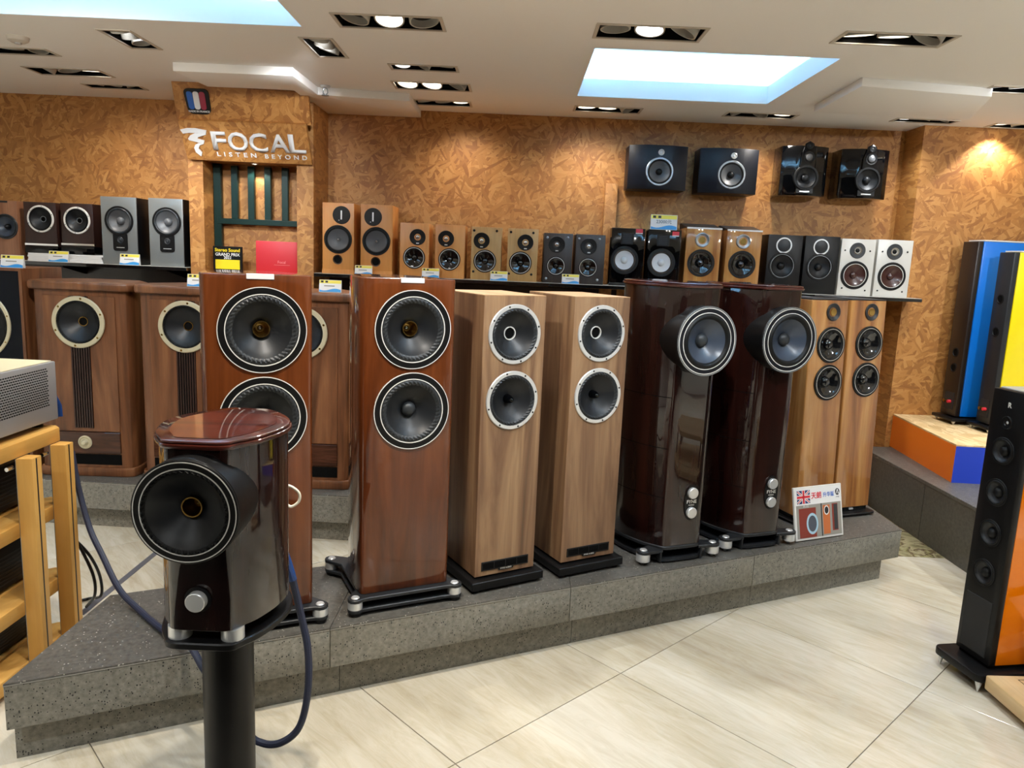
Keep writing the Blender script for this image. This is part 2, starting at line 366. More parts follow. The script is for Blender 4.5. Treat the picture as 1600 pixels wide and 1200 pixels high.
# ceiling with real openings for the light troughs and the recessed lamps
FIX = [  # x, y, half length x, half length y, lit pattern (per lamp: 0 off, 1 warm, 2 cool, 3 yellow), watts
    (-.575, 3.355, .215, .085, (0, 1, 0)), (.51, 3.35, .215, .09, (0, 2, 0)), (1.5, 3.295, .215, .075, (1, 1, 0)),
    (-.525, 4.12, .165, .05, (2, 0, 0)), (-.53, 4.55, .21, .088, (1, 1, 0)), (-.515, 5.03, .17, .07, (0, 0, 1)),
    (.53, 5.01, .2, .075, (1, 1, 0)), (1.49, 4.985, .21, .062, (0, 0, 1)), (2.5, 4.94, .18, .045, (2, 0, 0)),
    (-1.885, 3.81, .065, .15, (2, 2, 0)), (-2.66, 4.13, .2, .06, (3, 3, 0)), (-2.63, 4.58, .205, .085, (0, 0, 1)),
    (-2.56, 4.95, .17, .05, (0, 0, 0)), (-.96, 3.81, .065, .16, (2, 2, 0)), (2.51, 4.05, .16, .06, (2, 2, 0)), (3.12, 4.98, .17, .06, (1, 0, 0)),
    # unseen fixtures over the shop floor, lighting the speaker fronts
    (-1.6, 2.3, .215, .085, (0, 1, 0)), (-.575, 1.75, .215, .085, (0, 1, 1)), (.51, 1.9, .215, .085, (0, 2, 0)), (1.6, 1.9, .215, .085, (0, 2, 0)), (2.9, 2.4, .215, .085, (0, 2, 0)),
    (-1.6, .3, .215, .085, (0, 2, 0)), (-.1, .2, .215, .085, (0, 2, 0)), (1.5, .2, .215, .085, (0, 2, 0)), (3.2, .4, .215, .085, (0, 2, 0)), (-3.2, 1.2, .215, .085, (0, 2, 0)), (-3.8, 2.4, .215, .085, (0, 2, 0)), (3.75, 1.6, .215, .085, (0, 2, 0)), (3.75, 3.2, .215, .085, (0, 2, 0)), (-3.3, .0, .215, .085, (0, 2, 0)), (1.2, -.35, .215, .085, (0, 2, 0))]  # unseen lamps, added and boosted so floor bounce brightens the ceiling
COVES = [(.31, 1.42, 3.62, 4.645), (-3.2, -.975, 2.75, 3.475), (.35, 2.3, 2.05, 2.66)]  # the last trough is out of view, added for soft cool fill
holes = [(x - hx, x + hx, y - hy, y + hy) for x, y, hx, hy, _ in FIX] + COVES
xs = sorted({X0, X1} | {h[0] for h in holes} | {h[1] for h in holes}); ys = sorted({YF, YB} | {h[2] for h in holes} | {h[3] for h in holes})
cm = MB()
for i in range(len(xs) - 1):
    for j in range(len(ys) - 1):
        mx, my = (xs[i] + xs[i + 1]) / 2, (ys[j] + ys[j + 1]) / 2
        if any(h[0] < mx < h[1] and h[2] < my < h[3] for h in holes): continue
        cm.poly([(xs[i], ys[j], ZC), (xs[i], ys[j + 1], ZC), (xs[i + 1], ys[j + 1], ZC), (xs[i + 1], ys[j], ZC)])
ceil = struct(obj('ceiling', cm, M_CEIL))
for k, (a, b, c, d) in enumerate(COVES):
    m = MB(); e = .16; z1 = ZC + .10; z2 = ZC + .235
    for (p, q) in (((a, c), (b, c)), ((b, c), (b, d)), ((b, d), (a, d)), ((a, d), (a, c))):
        m.poly([(p[0], p[1], ZC), (q[0], q[1], ZC), (q[0], q[1], z1), (p[0], p[1], z1)])
    A = [(a, c), (b, c), (b, d), (a, d)]; B = [(a - e, c - e), (b + e, c - e), (b + e, d + e), (a - e, d + e)]
    for i in range(4):
        j = (i + 1) % 4
        m.poly([(*A[i], z1), (*A[j], z1), (*B[j], z1), (*B[i], z1)]); m.poly([(*B[i], z1), (*B[j], z1), (*B[j], z2), (*B[i], z2)])
    m.poly([(*q, z2) for q in B])
    cv = struct(obj('trim_%d' % (2 + k), m, M_CEIL))
    l = MB(); g = .06
    for (x0, x1, y0, y1) in ((a - g - .02, b + g + .02, c - g - .02, c - g), (a - g - .02, b + g + .02, d + g, d + g + .02), (a - g - .02, a - g, c - g, d + g), (b + g, b + g + .02, c - g, d + g)):
        l.box(x0, x1, y0, y1, z1, z1 + .012)
    obj('led_strip', l, M_LED, cv, label='cool white light strip hidden in the ceiling trough')
ZS = 2.427
struct(obj('trim_14', MB().prism([(-1.875, 4.23), (-1.235, 4.23), (-1.225, 4.70), (-.69, 4.78), (-.69, YB), (-1.34, YB), (-1.34, 4.6), (-1.84, 4.6)], ZS, ZC), M_CEIL, bevel=.002))
struct(obj('trim_15', MB().prism([(1.66, 3.93), (2.37, 4.04), (2.6, 4.62), (1.69, 4.62)], 2.43, ZC), M_CEIL, bevel=.002))

# ------------------------------------------------------------------ recessed ceiling lamps with their light
SPOTS = {0: [((-.35, 3.0, .9), 1)], }
AIM = [(-.55, 2.4, .9), (.3, 2.8, .9), (1.6, 3.9, .9), (-.6, 3.6, .6), (-.9, 3.7, .8), (-.3, 5.1, 1.0), (.45, 5.1, 1.0), (1.55, 5.1, 1.0), (2.3, 5.0, 1.0),
       (-1.9, 4.94, 1.6), (-2.9, 4.8, 1.2), (-2.5, 5.1, 1.0), (-2.4, 5.2, 1.4), (-1.55, 4.9, 2.0), (2.9, 4.6, .6), (3.1, 5.04, 1.2),
       (-2.1, 3.9, .9), (-.5, 2.4, .8), (.2, 3.0, .7), (1.3, 3.4, .7), (2.95, 4.4, 1.0), (-2.2, .6, 0), (-.1, .9, 0), (2.2, .6, 0), (3.2, .5, .0), (-3.1, 1.2, 0), (-3.8, 2.4, 0), (3.75, 1.6, 0), (3.75, 3.2, 0), (-3.3, 0, 0), (1.5, -.3, 0)]
WATT = [42, 46, 38, 20, 42, 14, 20, 18, 16, 46, 12, 30, 0, 26, 40, 16, 85, 140, 75, 38, 90, 160, 25, 130, 180, 190, 190, 180, 160, 190, 130]
FLAB = ['three-lamp recessed downlight with glowing middle lamp, above the second gloss walnut tower', 'three-lamp recessed downlight with round white lit lamp, before the glowing ceiling trough', 'three-lamp recessed downlight with two lamps lit at its left, nearest right in view',
        'narrow dark recessed downlight slot with one small lit lamp, between two lamp rows', 'recessed downlight with two lit lamps and one dark, beside the stepped ceiling drop', 'thin recessed downlight at the wall top, next to the ceiling drop corner',
        'recessed downlight by the wall behind the glowing trough, first of two', 'recessed downlight by the wall above the wall-hung black speakers', 'recessed downlight by the wall above the last wall-hung speaker',
        'two-lamp downlight with bright round lamps, lengthwise near the big left trough', 'recessed downlight showing yellow reflectors at the left edge', 'recessed downlight with a tilted bright lamp above the left wall',
        'thin dark recessed downlight close to the left wall top', 'small lengthwise downlight with two small cool lamps above the sign column', 'two-lamp downlight with cool round lamps beside the dropped ceiling panel', 'recessed downlight casting a bright scallop on the right wall board']
frame_cache = {}
for k, (x, y, hx, hy, lit) in enumerate(FIX):
    lab = FLAB[k] if k < len(FLAB) else 'recessed downlight in the ceiling over the shop floor, unseen, put in for its light'
    t = thing('ceiling_downlight', lab, 'ceiling light', (x, y, ZC), 0, 'recessed ceiling downlights' if k < len(FLAB) else 'unseen downlights over the shop floor')
    long_y = hy > hx; a, b = hx, hy
    f = MB(); fw = .014
    for (x0, x1, y0, y1) in ((-a - fw, a + fw, -b - fw, -b), (-a - fw, a + fw, b, b + fw), (-a - fw, -a, -b, b), (a, a + fw, -b, b)): f.box(x0, x1, y0, y1, -.004, .001)
    obj('frame', f, M_FRAME, t)
    h = MB(); H = .13
    for (p, q) in (((-a, -b), (a, -b)), ((a, -b), (a, b)), ((a, b), (-a, b)), ((-a, b), (-a, -b))):
        h.poly([(p[0], p[1], 0), (q[0], q[1], 0), (q[0], q[1], H), (p[0], p[1], H)])
    h.poly([(-a, -b, H), (a, -b, H), (a, b, H), (-a, b, H)])
    obj('housing', h, M_HOUS, t)
    L = max(a, b); rad = min(min(a, b) * .86, L / 3 * .88); aim = Vector(AIM[k])
    nl = len(lit)
    for q in range(nl):
        off = (-L + L / nl + 2 * L / nl * q)
        pos = (0, off, .028) if long_y else (off, 0, .028)
        g = obj('lamp', MB().lathe([(rad, -.02), (rad, .03), (rad * .5, .06), (rad * .5, .055), (rad * .9, .028), (rad * .9, -.02)], axis='z', seg=28, closed=True), M_GIMB, t)
        g.location = pos
        if lit[q]: d = (aim - Vector((x + pos[0], y + pos[1], ZC))).normalized()
        else: d = Vector((random.uniform(-.7, .7), random.uniform(-.3, .5), -1)).normalized()
        tf = .5 if lit[q] else .8
        d = Vector((d.x * tf, d.y * tf, min(d.z, -.75))).normalized()
        g.rotation_euler = d.to_track_quat('-Z', 'Y').to_euler()
        obj('lens', MB().lathe([(0, .012), (rad * .9, .012), (rad * .9, .02), (0, .02)], axis='z', seg=24), {0: M_OFF, 1: M_LIT, 2: M_LITC, 3: M_LYEL}[lit[q]], g)
    on = [q for q in range(nl) if lit[q] in (1, 2)]
    for q in on:
        off = (-L + L / nl + 2 * L / nl * q)
        lp = Vector((x, y + off, ZC - .03)) if long_y else Vector((x + off, y, ZC - .03))
        ld = bpy.data.lights.new('lamp_light', 'SPOT'); lo = bpy.data.objects.new('lamp_light', ld); col.objects.link(lo)
        ld.energy = WATT[k] / len(on) * SPOT_GAIN; ld.color = {1: WARM, 2: NEUT}[lit[q]]; ld.shadow_soft_size = .03
        ld.spot_size = R(110); ld.spot_blend = 1.0
        if k == 17 and q == 2: aim = Vector((-.35, 2.05, 0)); ld.spot_size = R(58); ld.color = (1, .87, .68)
        if k in (5, 6, 7, 8, 11): ld.spot_size = R(140)
        if k in (9, 13): ld.spot_size = R(56); ld.spot_blend = .7
        if k == 15: ld.spot_size = R(110); ld.spot_blend = .2
        lo.location = lp; lo.rotation_euler = (aim - lp).to_track_quat('-Z', 'Y').to_euler()

sd = thing('smoke_detector', 'small round white smoke detector on the ceiling, upper left', 'smoke detector', (-2.45, 3.85, ZC))
obj('body', MB().lathe([(0, -.028), (.03, -.027), (.045, -.018), (.05, 0), (0, 0)], axis='z', seg=32), M_FRAME, sd)
obj('sensor', MB().lathe([(0, -.036), (.014, -.034), (.016, -.027), (0, -.027)], axis='z', seg=20), M_ALU, sd)
sp = thing('fire_sprinkler', 'small metal fire sprinkler hanging from the stepped ceiling drop', 'sprinkler', (-1.17, 4.66, ZC))
obj('escutcheon', MB().lathe([(0, -.012), (.026, -.01), (.032, 0), (0, 0)], axis='z', seg=24), M_ALU, sp)
obj('frame_arms', MB().tube([(0, 0, -.01), (-.012, 0, -.02), (-.014, 0, -.04), (0, 0, -.052)], .003, 6).tube([(0, 0, -.01), (.012, 0, -.02), (.014, 0, -.04), (0, 0, -.052)], .003, 6), M_ALUD, sp)
obj('deflector', MB().lathe([(0, -.058), (.022, -.056), (.022, -.053), (0, -.052)], axis='z', seg=16), M_ALUD, sp)

# ------------------------------------------------------------------ stone display platforms
SL = .4851; fd = Vector((1, SL, 0)).normalized(); fa = math.atan(SL)
def platform(name, label, org, ang, length, joints, z0, z1, depth_vec, over=.05, mt=M_STONET, mf=M_STONE):
    t = thing(name, label, 'platform', (org[0], org[1], 0), ang)
    dv = Vector(depth_vec)
    def q(u, s): return (u + dv.x * s, dv.y * s)
    if z0 > 0:
        js = [0] + [j + .02 for j in joints] + [length]
        for i in range(len(js) - 1):
            a, b = js[i], js[i + 1]; a0 = a + (over if i == 0 else .001); b0 = b - (over if i == len(js) - 2 else .001)
            i_ = over / dv.y; a0 = a - .012 if i == 0 else a0; b0 = b - .08 if i == len(js) - 2 else b0
            obj('plinth_block', MB().prism([q(a0, i_), q(b0, i_), q(b0, 1 - .02), q(a0, 1 - .02)], 0, z0), mf, t)
    js = [0] + joints + [length]
    for i in range(len(js) - 1):
        a, b = js[i] + (.001 if i else 0), js[i + 1] - (.001 if i < len(js) - 2 else 0)
        obj('front_slab', MB().prism([q(a, 0), q(b, 0), q(b, .04), q(a, .04)], z0, z1 - .0085), mf, t, bevel=.0015, bseg=1)
        obj('edge_line', MB().prism([q(a, -.002), q(b, -.002), q(b, .02), q(a, .02)], z1 - .0082, z1 - .0055), M_EDGE, t)
        obj('top_slab', MB().prism([q(a, 0), q(b, 0), q(b, 1), q(a, 1)], z1 - .0055, z1), mt, t)
    m = MB().prism([q(.002, .0405), q(length - .002, .0405), q(length - .002, 1), q(.002, 1)], z0, z1 - .006)
    obj('core', m, mf, t)
    return t
# the depth runs along world +Y for the long platform
dy = .575
dvec = (dy * math.sin(fa), dy * math.cos(fa), 0)
platform('display_platform', 'long dark grey stone platform running diagonally under the row of tall speakers', (-1.41, 1.966), fa, 3.76, [.925, 1.86, 2.80], .125, .27, dvec)
platform('display_platform', 'grey stone platform at the rear under the brown walnut speakers with pale rings', (-3.4, 3.898), R(-2.6), 3.6, [.9, 1.8, 2.7], .113, .262, (0, .92, 0))
pr_ = thing('display_platform', 'plain dark stone platform at the right carrying the orange and blue plinth', 'platform', (2.42, 3.4, 0), R(1.2))
obj('top_slab', MB().box(0, 2.2, 0, 1.63, .336, .356), M_STONET, pr_, bevel=.0015, bseg=1)
for k in range(2): obj('side_slab', MB().box(.004, .04, .82 * k, .82 * k + .815, 0, .3355), M_STONE_P, pr_)
obj('core', MB().box(.041, 2.2, .005, 1.63, 0, .3355), M_STONE_P, pr_)

# ------------------------------------------------------------------ loudspeaker parts
def fluted(c, r0, r1, bulge, y0, n=40, per=6, skew=1.6, amp=.0016):
    m = MB(); seg = n * per; rings = 6
    for i in range(rings):
        t = i / (rings - 1); r = r0 + (r1 - r0) * t
        for k in range(seg):
            th = 2 * PI * k / seg
            s_ = math.sin(n * th + skew * PI * 2 * t * 1.2)
            h = bulge * math.sin(PI * t) + amp * math.copysign(abs(s_) ** .6, s_) * math.sin(PI * min(1, max(0, t)))
            m.v.append((c[0] + r * math.cos(th), y0 - h, c[1] + r * math.sin(th)))
    for i in range(rings - 1):
        for k in range(seg):
            k2 = (k + 1) % seg; m.f.append((i * seg + k, i * seg + k2, (i + 1) * seg + k2, (i + 1) * seg + k))
    return m
HOLES = {}
def driver(par, x, z, r, ring=M_BLK, rf=.12, sur=M_RUB, sf=.16, cone=M_CONE, cf=.22, cap=('dome', M_RUB), y=0.0, proud=.006, depth=None, screws=0, lines=(), flut=0, seg=40, name='woofer', screwmat=None, lip=.8):
    """drive unit on a front face at local y; front is -y"""
    ri = r * (1 - rf); rs = ri - r * sf; rc = r * cf; dp = depth if depth else r * .32
    c = (x, y, z)
    HOLES.setdefault(par.name, []).append((x, y, z, ri - .0004, dp + .04))
    w_ = obj(name, MB().lathe([(r, 0), (r, proud * .6), (r - proud * .4, proud), (ri, proud), (ri - .0005, -.002)], c, 'y', seg), ring, par)
    if flut: obj('surround', fluted((x, z), ri + .0005, rs, r * .05, y, flut, amp=.0034), sur, w_, ang=80)
    else:
        pf = [(ri + .0005 + (rs - ri) * t, .001 + r * sf * .45 * math.sin(PI * t)) for t in [i / 6 for i in range(7)]]
        obj('surround', MB().lathe(pf, c, 'y', seg), sur, w_, ang=60)
    kind, cmat = cap
    hole = rc if kind in ('horn', 'ring') else rc * .7
    pf = [(rs + .0005, .001)] + [(rs + (hole - rs) * t, -dp * (t ** .8)) for t in [i / 6 for i in range(1, 7)]]
    obj('cone', MB().lathe(pf, c, 'y', seg), cone, w_, ang=60)
    if kind == 'dome':
        obj('dust_cap', MB().lathe([(rc, -dp * .82)] + [(rc * math.cos(a), -dp * .82 + rc * .75 * math.sin(a)) for a in [PI / 2 * i / 6 for i in range(1, 7)]], c, 'y', 24), cmat, w_, ang=60)
    elif kind == 'bullet':
        obj('phase_plug', MB().lathe([(rc, -dp), (rc * .9, -dp * .5), (rc * .6, -dp * .1), (rc * .25, dp * .12), (0, dp * .18)], c, 'y', 24), cmat, w_, ang=60)
    elif kind == 'horn':
        hz = -dp
        obj('tweeter_throat', MB().lathe([(rc * 1.02, hz + .004), (rc, hz + .012), (rc * .88, hz + .012), (rc * .75, hz - .01), (rc * .5, hz - .03), (0, hz - .032)], c, 'y', 28), cmat, w_, ang=50)
        obj('tweeter_dome', MB().lathe([(rc * .3, hz - .031), (rc * .2, hz - .026), (0, hz - .024)], c, 'y', 16), M_CHR, w_)
    elif kind == 'ring':
        obj('throat_ring', MB().lathe([(rc * 1.08, hz_ := -dp), (rc * 1.08, hz_ + .005), (rc * .92, hz_ + .005), (rc * .9, hz_ - .02), (0, hz_ - .022)], c, 'y', 28), cmat, w_, ang=50)
        obj('throat', MB().lathe([(rc * .9, -dp - .001), (0, -dp - .0005)], c, 'y', 24), M_BLKM, w_)
    for lr, lw, lm in lines:
        obj('trim_line', MB().lathe([(lr + lw, proud * .3), (lr + lw, proud + .0012), (lr, proud + .0012), (lr, proud * .3)], c, 'y', seg + 16), lm, w_)
    for k in range(screws):
        a = 2 * PI * (k + .35) / screws; rr = (r + ri) / 2
        obj('screw', MB().lathe([(0, proud + .0016), (r * rf * .2, proud + .0014), (r * rf * .26, proud), (0, proud)], (x + rr * math.cos(a), y, z + rr * math.sin(a)), 'y', 10), screwmat or M_BLK, w_)
    return w_
def dome_tweeter(par, x, z, r, plate=M_BLK, dome=M_CHR, y=0.0, name='tweeter', rim=None):
    c = (x, y, z)
    w_ = obj(name, MB().lathe([(r, 0), (r, .003), (r - .002, .005), (r * .5, .004), (r * .34, -.003), (0, -.004)], c, 'y', 32), plate, par)
    obj('dome', MB().lathe([(r * .3, -.003)] + [(r * .3 * math.cos(a), -.003 + r * .22 * math.sin(a)) for a in [PI / 2 * i / 5 for i in range(1, 6)]], c, 'y', 20), dome, w_, ang=60)
    if rim: obj('rim', MB().lathe([(r * 1.02, 0), (r * 1.02, .006), (r * .86, .006), (r * .86, .002)], c, 'y', 32), rim, w_)
    return w_
def ribbon_tweeter(par, x, z, r):
    w_ = obj('tweeter', MB().lathe([(r, 0), (r, .003), (r - .002, .005), (0, .005)], (x, 0, z), 'y', 32), M_BLK, par)
    obj('ribbon', MB().box(x - r * .08, x + r * .08, -.0065, -.004, z - r * .5, z + r * .5), M_ALU, w_)
    obj('badge', MB().box(x - r * .32, x - r * .22, -.0062, -.004, z - r * .62, z - r * .55), M_ALU, w_)
    return w_
def port(par, x, z, r, rim=M_BLK):
    w_ = obj('port', MB().lathe([(r, 0), (r, .003), (r * .86, .002), (r * .8, -.006)], (x, 0, z), 'y', 28), rim, par)
    obj('port_bore', MB().lathe([(r * .82, .0008), (0, .0012)], (x, 0, z), 'y', 24), M_BLKM, w_); return w_
def boat(wf, wm, wb, d, r=.012, n=9):
    right = [(wf * .3, 0), (wf - r * 1.3, 0), (wf - r * .35, r * .3), (wf, r)]
    for i in range(1, n):
        y = r + (d - r) * i / n
        t = y / d
        if t < .55: x = wf + (wm - wf) * math.sin(PI / 2 * t / .55)
        else: x = wb + (wm - wb) * math.cos(PI / 2 * (t - .55) / .45)
        right.append((x, y))
    right += [(wb * .9, d * .995), (wb * .6, d)]
    pts = right + [(-x, y) for x, y in right[::-1]]
    for _ in range(2):
        q = []
        for i in range(len(pts)):
            a, b = pts[i], pts[(i + 1) % len(pts)]
            q += [(a[0] * .75 + b[0] * .25, a[1] * .75 + b[1] * .25), (a[0] * .25 + b[0] * .75, a[1] * .25 + b[1] * .75)]
        pts = q
    return pts
def offs(pts, o, cy):
    out = []
    n = len(pts)
    for i in range(n):
        a = Vector(pts[i - 1]); b = Vector(pts[(i + 1) % n]); t = (b - a).normalized(); out.append((pts[i][0] + t.y * o, pts[i][1] - t.x * o))
    return out

# ------------------------------------------------------------------ gloss walnut two-driver towers
def model_strip(par, x, z):
    obj('name_strip', MB().box(x - .041, x + .041, -.003, .012, z - .014, z + .0025), M_CARD, par, bevel=.0008, bseg=1, label='small white model name strip')
def gloss_tower(label, x, y, yaw):
    t = thing('tower_speaker', label, 'loudspeaker', (x, y, .27), R(yaw))
    out = []
    w2 = .163; d = .385
    right = [(w2 - .016, 0), (w2 - .006, .003), (w2, .012), (w2 + .004, .05), (w2 + .002, .14), (w2 - .015, .25), (w2 - .045, .34), (w2 - .07, d - .004), (w2 - .085, d)]
    out = right + [(-a, b) for a, b in right[::-1]]
    obj('cabinet', MB().prism(out, .065, 1.172), M_GLOSSW, t, bevel=.004, ang=28)
    for i, (zz, cap) in enumerate(((1.0, ('horn', M_BRASS)), (.718, ('dome', M_RUBG)))):
        driver(t, .01, zz, .135, M_BLK, .175, M_RUBG, .165, M_CONE if i else M_CONE, .2 if i == 0 else .19, cap, y=0, proud=.005, depth=.045, flut=44, lines=((.1325, .0025, M_WHR), (.1105, .003, M_WHR)), seg=56)
    # double plate base on four turned aluminium feet
    for z0, nm in ((.052, 'upper_plate'), (.014, 'lower_plate')):
        m = MB()
        pts = []
        for (cx, cy, a0) in ((.185, -.012, -135), (.185, .36, -45), (-.185, .36, 45), (-.185, -.012, 135)):
            for k in range(7):
                a = R(a0 + 30 * k); pts.append((cx + .027 * math.cos(a), cy + .027 * math.sin(a)))
            if cx > 0 and cy < 0: pts += [(.165, .06), (.165, .29)]
            elif cx > 0: pts += [(.12, .345), (-.12, .345)]
            elif cy > 0: pts += [(-.165, .29), (-.165, .06)]
            else: pts += [(-.14, -.028), (.14, -.028)]
        obj(nm, m.prism(pts, z0, z0 + .013), M_PLTH, t, bevel=.002, bseg=1)
    for cx, cy in ((.185, -.012), (.185, .36), (-.185, .36), (-.185, -.012)):
        f_ = obj('foot', MB().cyl((cx, cy, 0), .026, .0271, .0519, 'z', 28), M_ALU, t)
        obj('foot_pad', MB().lathe([(0, 0), (.019, 0), (.023, .008), (.023, .0139), (0, .0139)], (cx, cy, 0), 'z', 24), M_BLK, f_)
        obj('foot_cap', MB().lathe([(0, .069), (.012, .0685), (.015, .065), (0, .065)], (cx, cy, 0), 'z', 20), M_ALU, f_)
    model_strip(t, 0.005, 1.172)
    return t
gloss_tower('glossy reddish walnut two-woofer tower directly behind the small stand-mounted speaker', -.795, 2.347, 25)
gloss_tower('glossy reddish walnut two-woofer tower standing next to the matt walnut pair', -.353, 2.561, 25.9)

# ------------------------------------------------------------------ matt walnut towers with silver rings
def walnut_tower(label, x, y, yaw):
    t = thing('tower_speaker', label, 'loudspeaker', (x, y, .27), R(yaw))
    w2 = .131; d = .345
    obj('cabinet', MB().box(-w2, w2, 0, d, .052, 1.119), M_WAL, t, bevel=.0012, bseg=1)
    obj('top_panel', MB().box(-w2 + .0005, w2 - .0005, .0005, d - .0005, 1.119, 1.121), M_WALTOP, t)
    driver(t, 0, .978, .111, M_ALU, .13, M_RUBG, .14, M_CONE, .21, ('ring', M_WHR), depth=.04, flut=40, screws=8, seg=48)
    driver(t, 0, .731, .111, M_ALU, .13, M_RUBG, .14, M_CONE, .16, ('bullet', M_BLKG), depth=.04, flut=40, screws=8, seg=48)
    v = obj('vent', MB().box(-.104, .104, -.003, .001, .0725, .108), M_BLK, t, bevel=.001, bseg=1)
    obj('vent_opening', MB().box(-.098, .098, -.0034, -.002, .078, .103), M_BLKM, v)
    for k in range(3): obj('divider', MB().box(-.051 + .05 * k, -.048 + .05 * k, -.0045, -.002, .078, .103), M_BLK, v)
    obj('name_tab', MB().prism([(-.035, .078), (.04, .078), (.033, .066), (-.028, .066)], 0, .005, 'y'), M_BLK, t)
    text('lettering', 'FYNE AUDIO', .0085, M_WHR, t, (.0025, -.0052, .072), extrude=.0002)
    obj('plinth', MB().box(-.158, .158, -.035, .375, .012, .045), M_BLK, t, bevel=.003, bseg=1)
    obj('plinth_riser', MB().box(-w2 + .015, w2 - .015, .015, d - .015, .044, .053), M_BLKM, t)
    for cx in (-.13, .13):
        for cy in (-.01, .35): obj('foot', MB().cyl((cx, cy, 0), .013, 0, .0125, 'z', 16), M_BLK, t)
    return t
walnut_tower('matt walnut tower with two silver-ringed drivers, closer to the reddish gloss towers', .002, 2.772, 30.5)
walnut_tower('matt walnut tower with two silver-ringed drivers, beside the dark gloss cowled tower', .340, 2.945, 29.3)

# ------------------------------------------------------------------ dark gloss boat-shaped speakers with a cowled driver
def cowled(t, wf, wm, wb, d, z0, z1, zd, rd, off, cyl_d, cone, capm, seg=64, rings=True):
    out = boat(wf, wm, wb, d, .02)
    obj('cabinet', MB().prism(out, z0, z1), M_DARKW, t, bevel=.002, ang=25)
    cap = obj('top_cap', MB().prism(offs(out, .010, 0), z1 + .0005, z1 + .012).prism(offs(out, .006, 0), z1 + .012, z1 + .02), M_DARKC, t, bevel=.004, ang=25)
    obj('top_inset', MB().prism([(a * .82, (b - d / 2) * .88 + d / 2) for a, b in out], z1 + .0195, z1 + .0212), M_DARKC, cap)
    c = (0, 0, zd)
    cw = obj('cowl', MB().lathe([(rd - .004, off), (rd, off - .004), (rd * .985, off - .05), (rd * .93, -cyl_d), (0, -cyl_d - .02)], c, 'y', seg), M_BLK, t, ang=40)
    return out, cw
def dark_tower(label, x, y, yaw):
    t = thing('tower_speaker', label, 'loudspeaker', (x, y, .27), R(yaw))
    out, cw = cowled(t, .1, .185, .07, .47, .075, 1.165, .957, .142, .055, .3, M_CONEB, None)
    driver(t, 0, .957, .1405, M_NAVYP, .2, M_RUB, .17, M_CONEB, .2, ('dome', M_RUBG), y=-.0545, proud=.004, depth=.045, lines=((.1375, .003, M_ALUD), (.1315, .0032, M_WHR), (.1128, .003, M_WHR), (.1, .002, M_PLTH)), seg=64)
    mid = [p for p in out if p[1] > .012 and p[0] > 0]
    for zz in (.714, .498, .286):
        for sgn in (-1, 1):
            m = MB(); q = [(sgn * (a + .0006), b) for a, b in mid[:-2]]
            for i in range(len(q) - 1): m.poly([(*q[i], zz - .0016), (*q[i + 1], zz - .0016), (*q[i + 1], zz + .0016), (*q[i], zz + .0016)])
            obj('groove', m, M_BLKM, t)
    pl_ = obj('control_plate', MB().prism([(.03 + .036 * math.copysign(abs(math.cos(a)) ** .9, math.cos(a)), .262 + .078 * math.sin(a)) for a in [2 * PI * k / 32 for k in range(32)]], 0, .003, 'y'), M_BLK, t)
    for zz in (.305, .219): obj('knob', MB().lathe([(.024, .003), (.024, .014), (.021, .017), (0, .017)], (.03, 0, zz), 'y', 32), M_ALU, pl_)
    text('lettering', 'FYNE', .021, M_WHR, pl_, (.03, -.0033, .266), extrude=.0003, bold=.0004)
    text('lettering', 'AUDIO', .009, M_WHR, pl_, (.03, -.0033, .251), extrude=.0003)
    base = [(a * 1.0, b) for a, b in offs(boat(.105, .18, .08, .47, .03), .004, 0)]
    obj('plinth', MB().prism(base, .058, .0745), M_PLTH, t, bevel=.003, bseg=1)
    bl = obj('plinth_block', MB().prism([(-.105, -.004), (-.098, -.004), (-.098, .2), (-.105, .2)], .008, .0575).prism([(.098, -.004), (.105, -.004), (.105, .2), (.098, .2)], .008, .0575).prism(base, .008, .02).prism([(a * .82, .2 + b * .5) for a, b in base], .02, .0575), M_PLTH, t)
    for cx, cy in ((-.175, .02), (.175, .02), (-.16, .40), (.16, .40)):
        sx = math.copysign(1, cx)
        a_ = obj('outrigger', MB().prism([(cx + sx * .03 * math.cos(a), cy + .03 * math.sin(a)) for a in [R(-100 + 20 * k) for k in range(11)]] + [(sx * .09, cy + .05), (sx * .09, cy - .02)], .05, .0635), M_PLTH, t, bevel=.002, bseg=1)
        obj('foot', MB().lathe([(0, .0), (.006, 0), (.012, .008), (.03, .018), (.03, .0495), (0, .0495)], (cx, cy, 0), 'z', 28), M_ALU, a_)
        obj('foot_cap', MB().lathe([(0, .067), (.014, .0665), (.016, .0635), (0, .0635)], (cx, cy, 0), 'z', 20), M_ALU, a_)
    return t
dark_tower('dark glossy boat-shaped tower with blue-grey cowled driver, next to the matt walnut pair', .754, 3.078, 22)
dark_tower('dark glossy boat-shaped tower with cowled driver, next to the framed flag sign', 1.157, 3.273, 20.5)

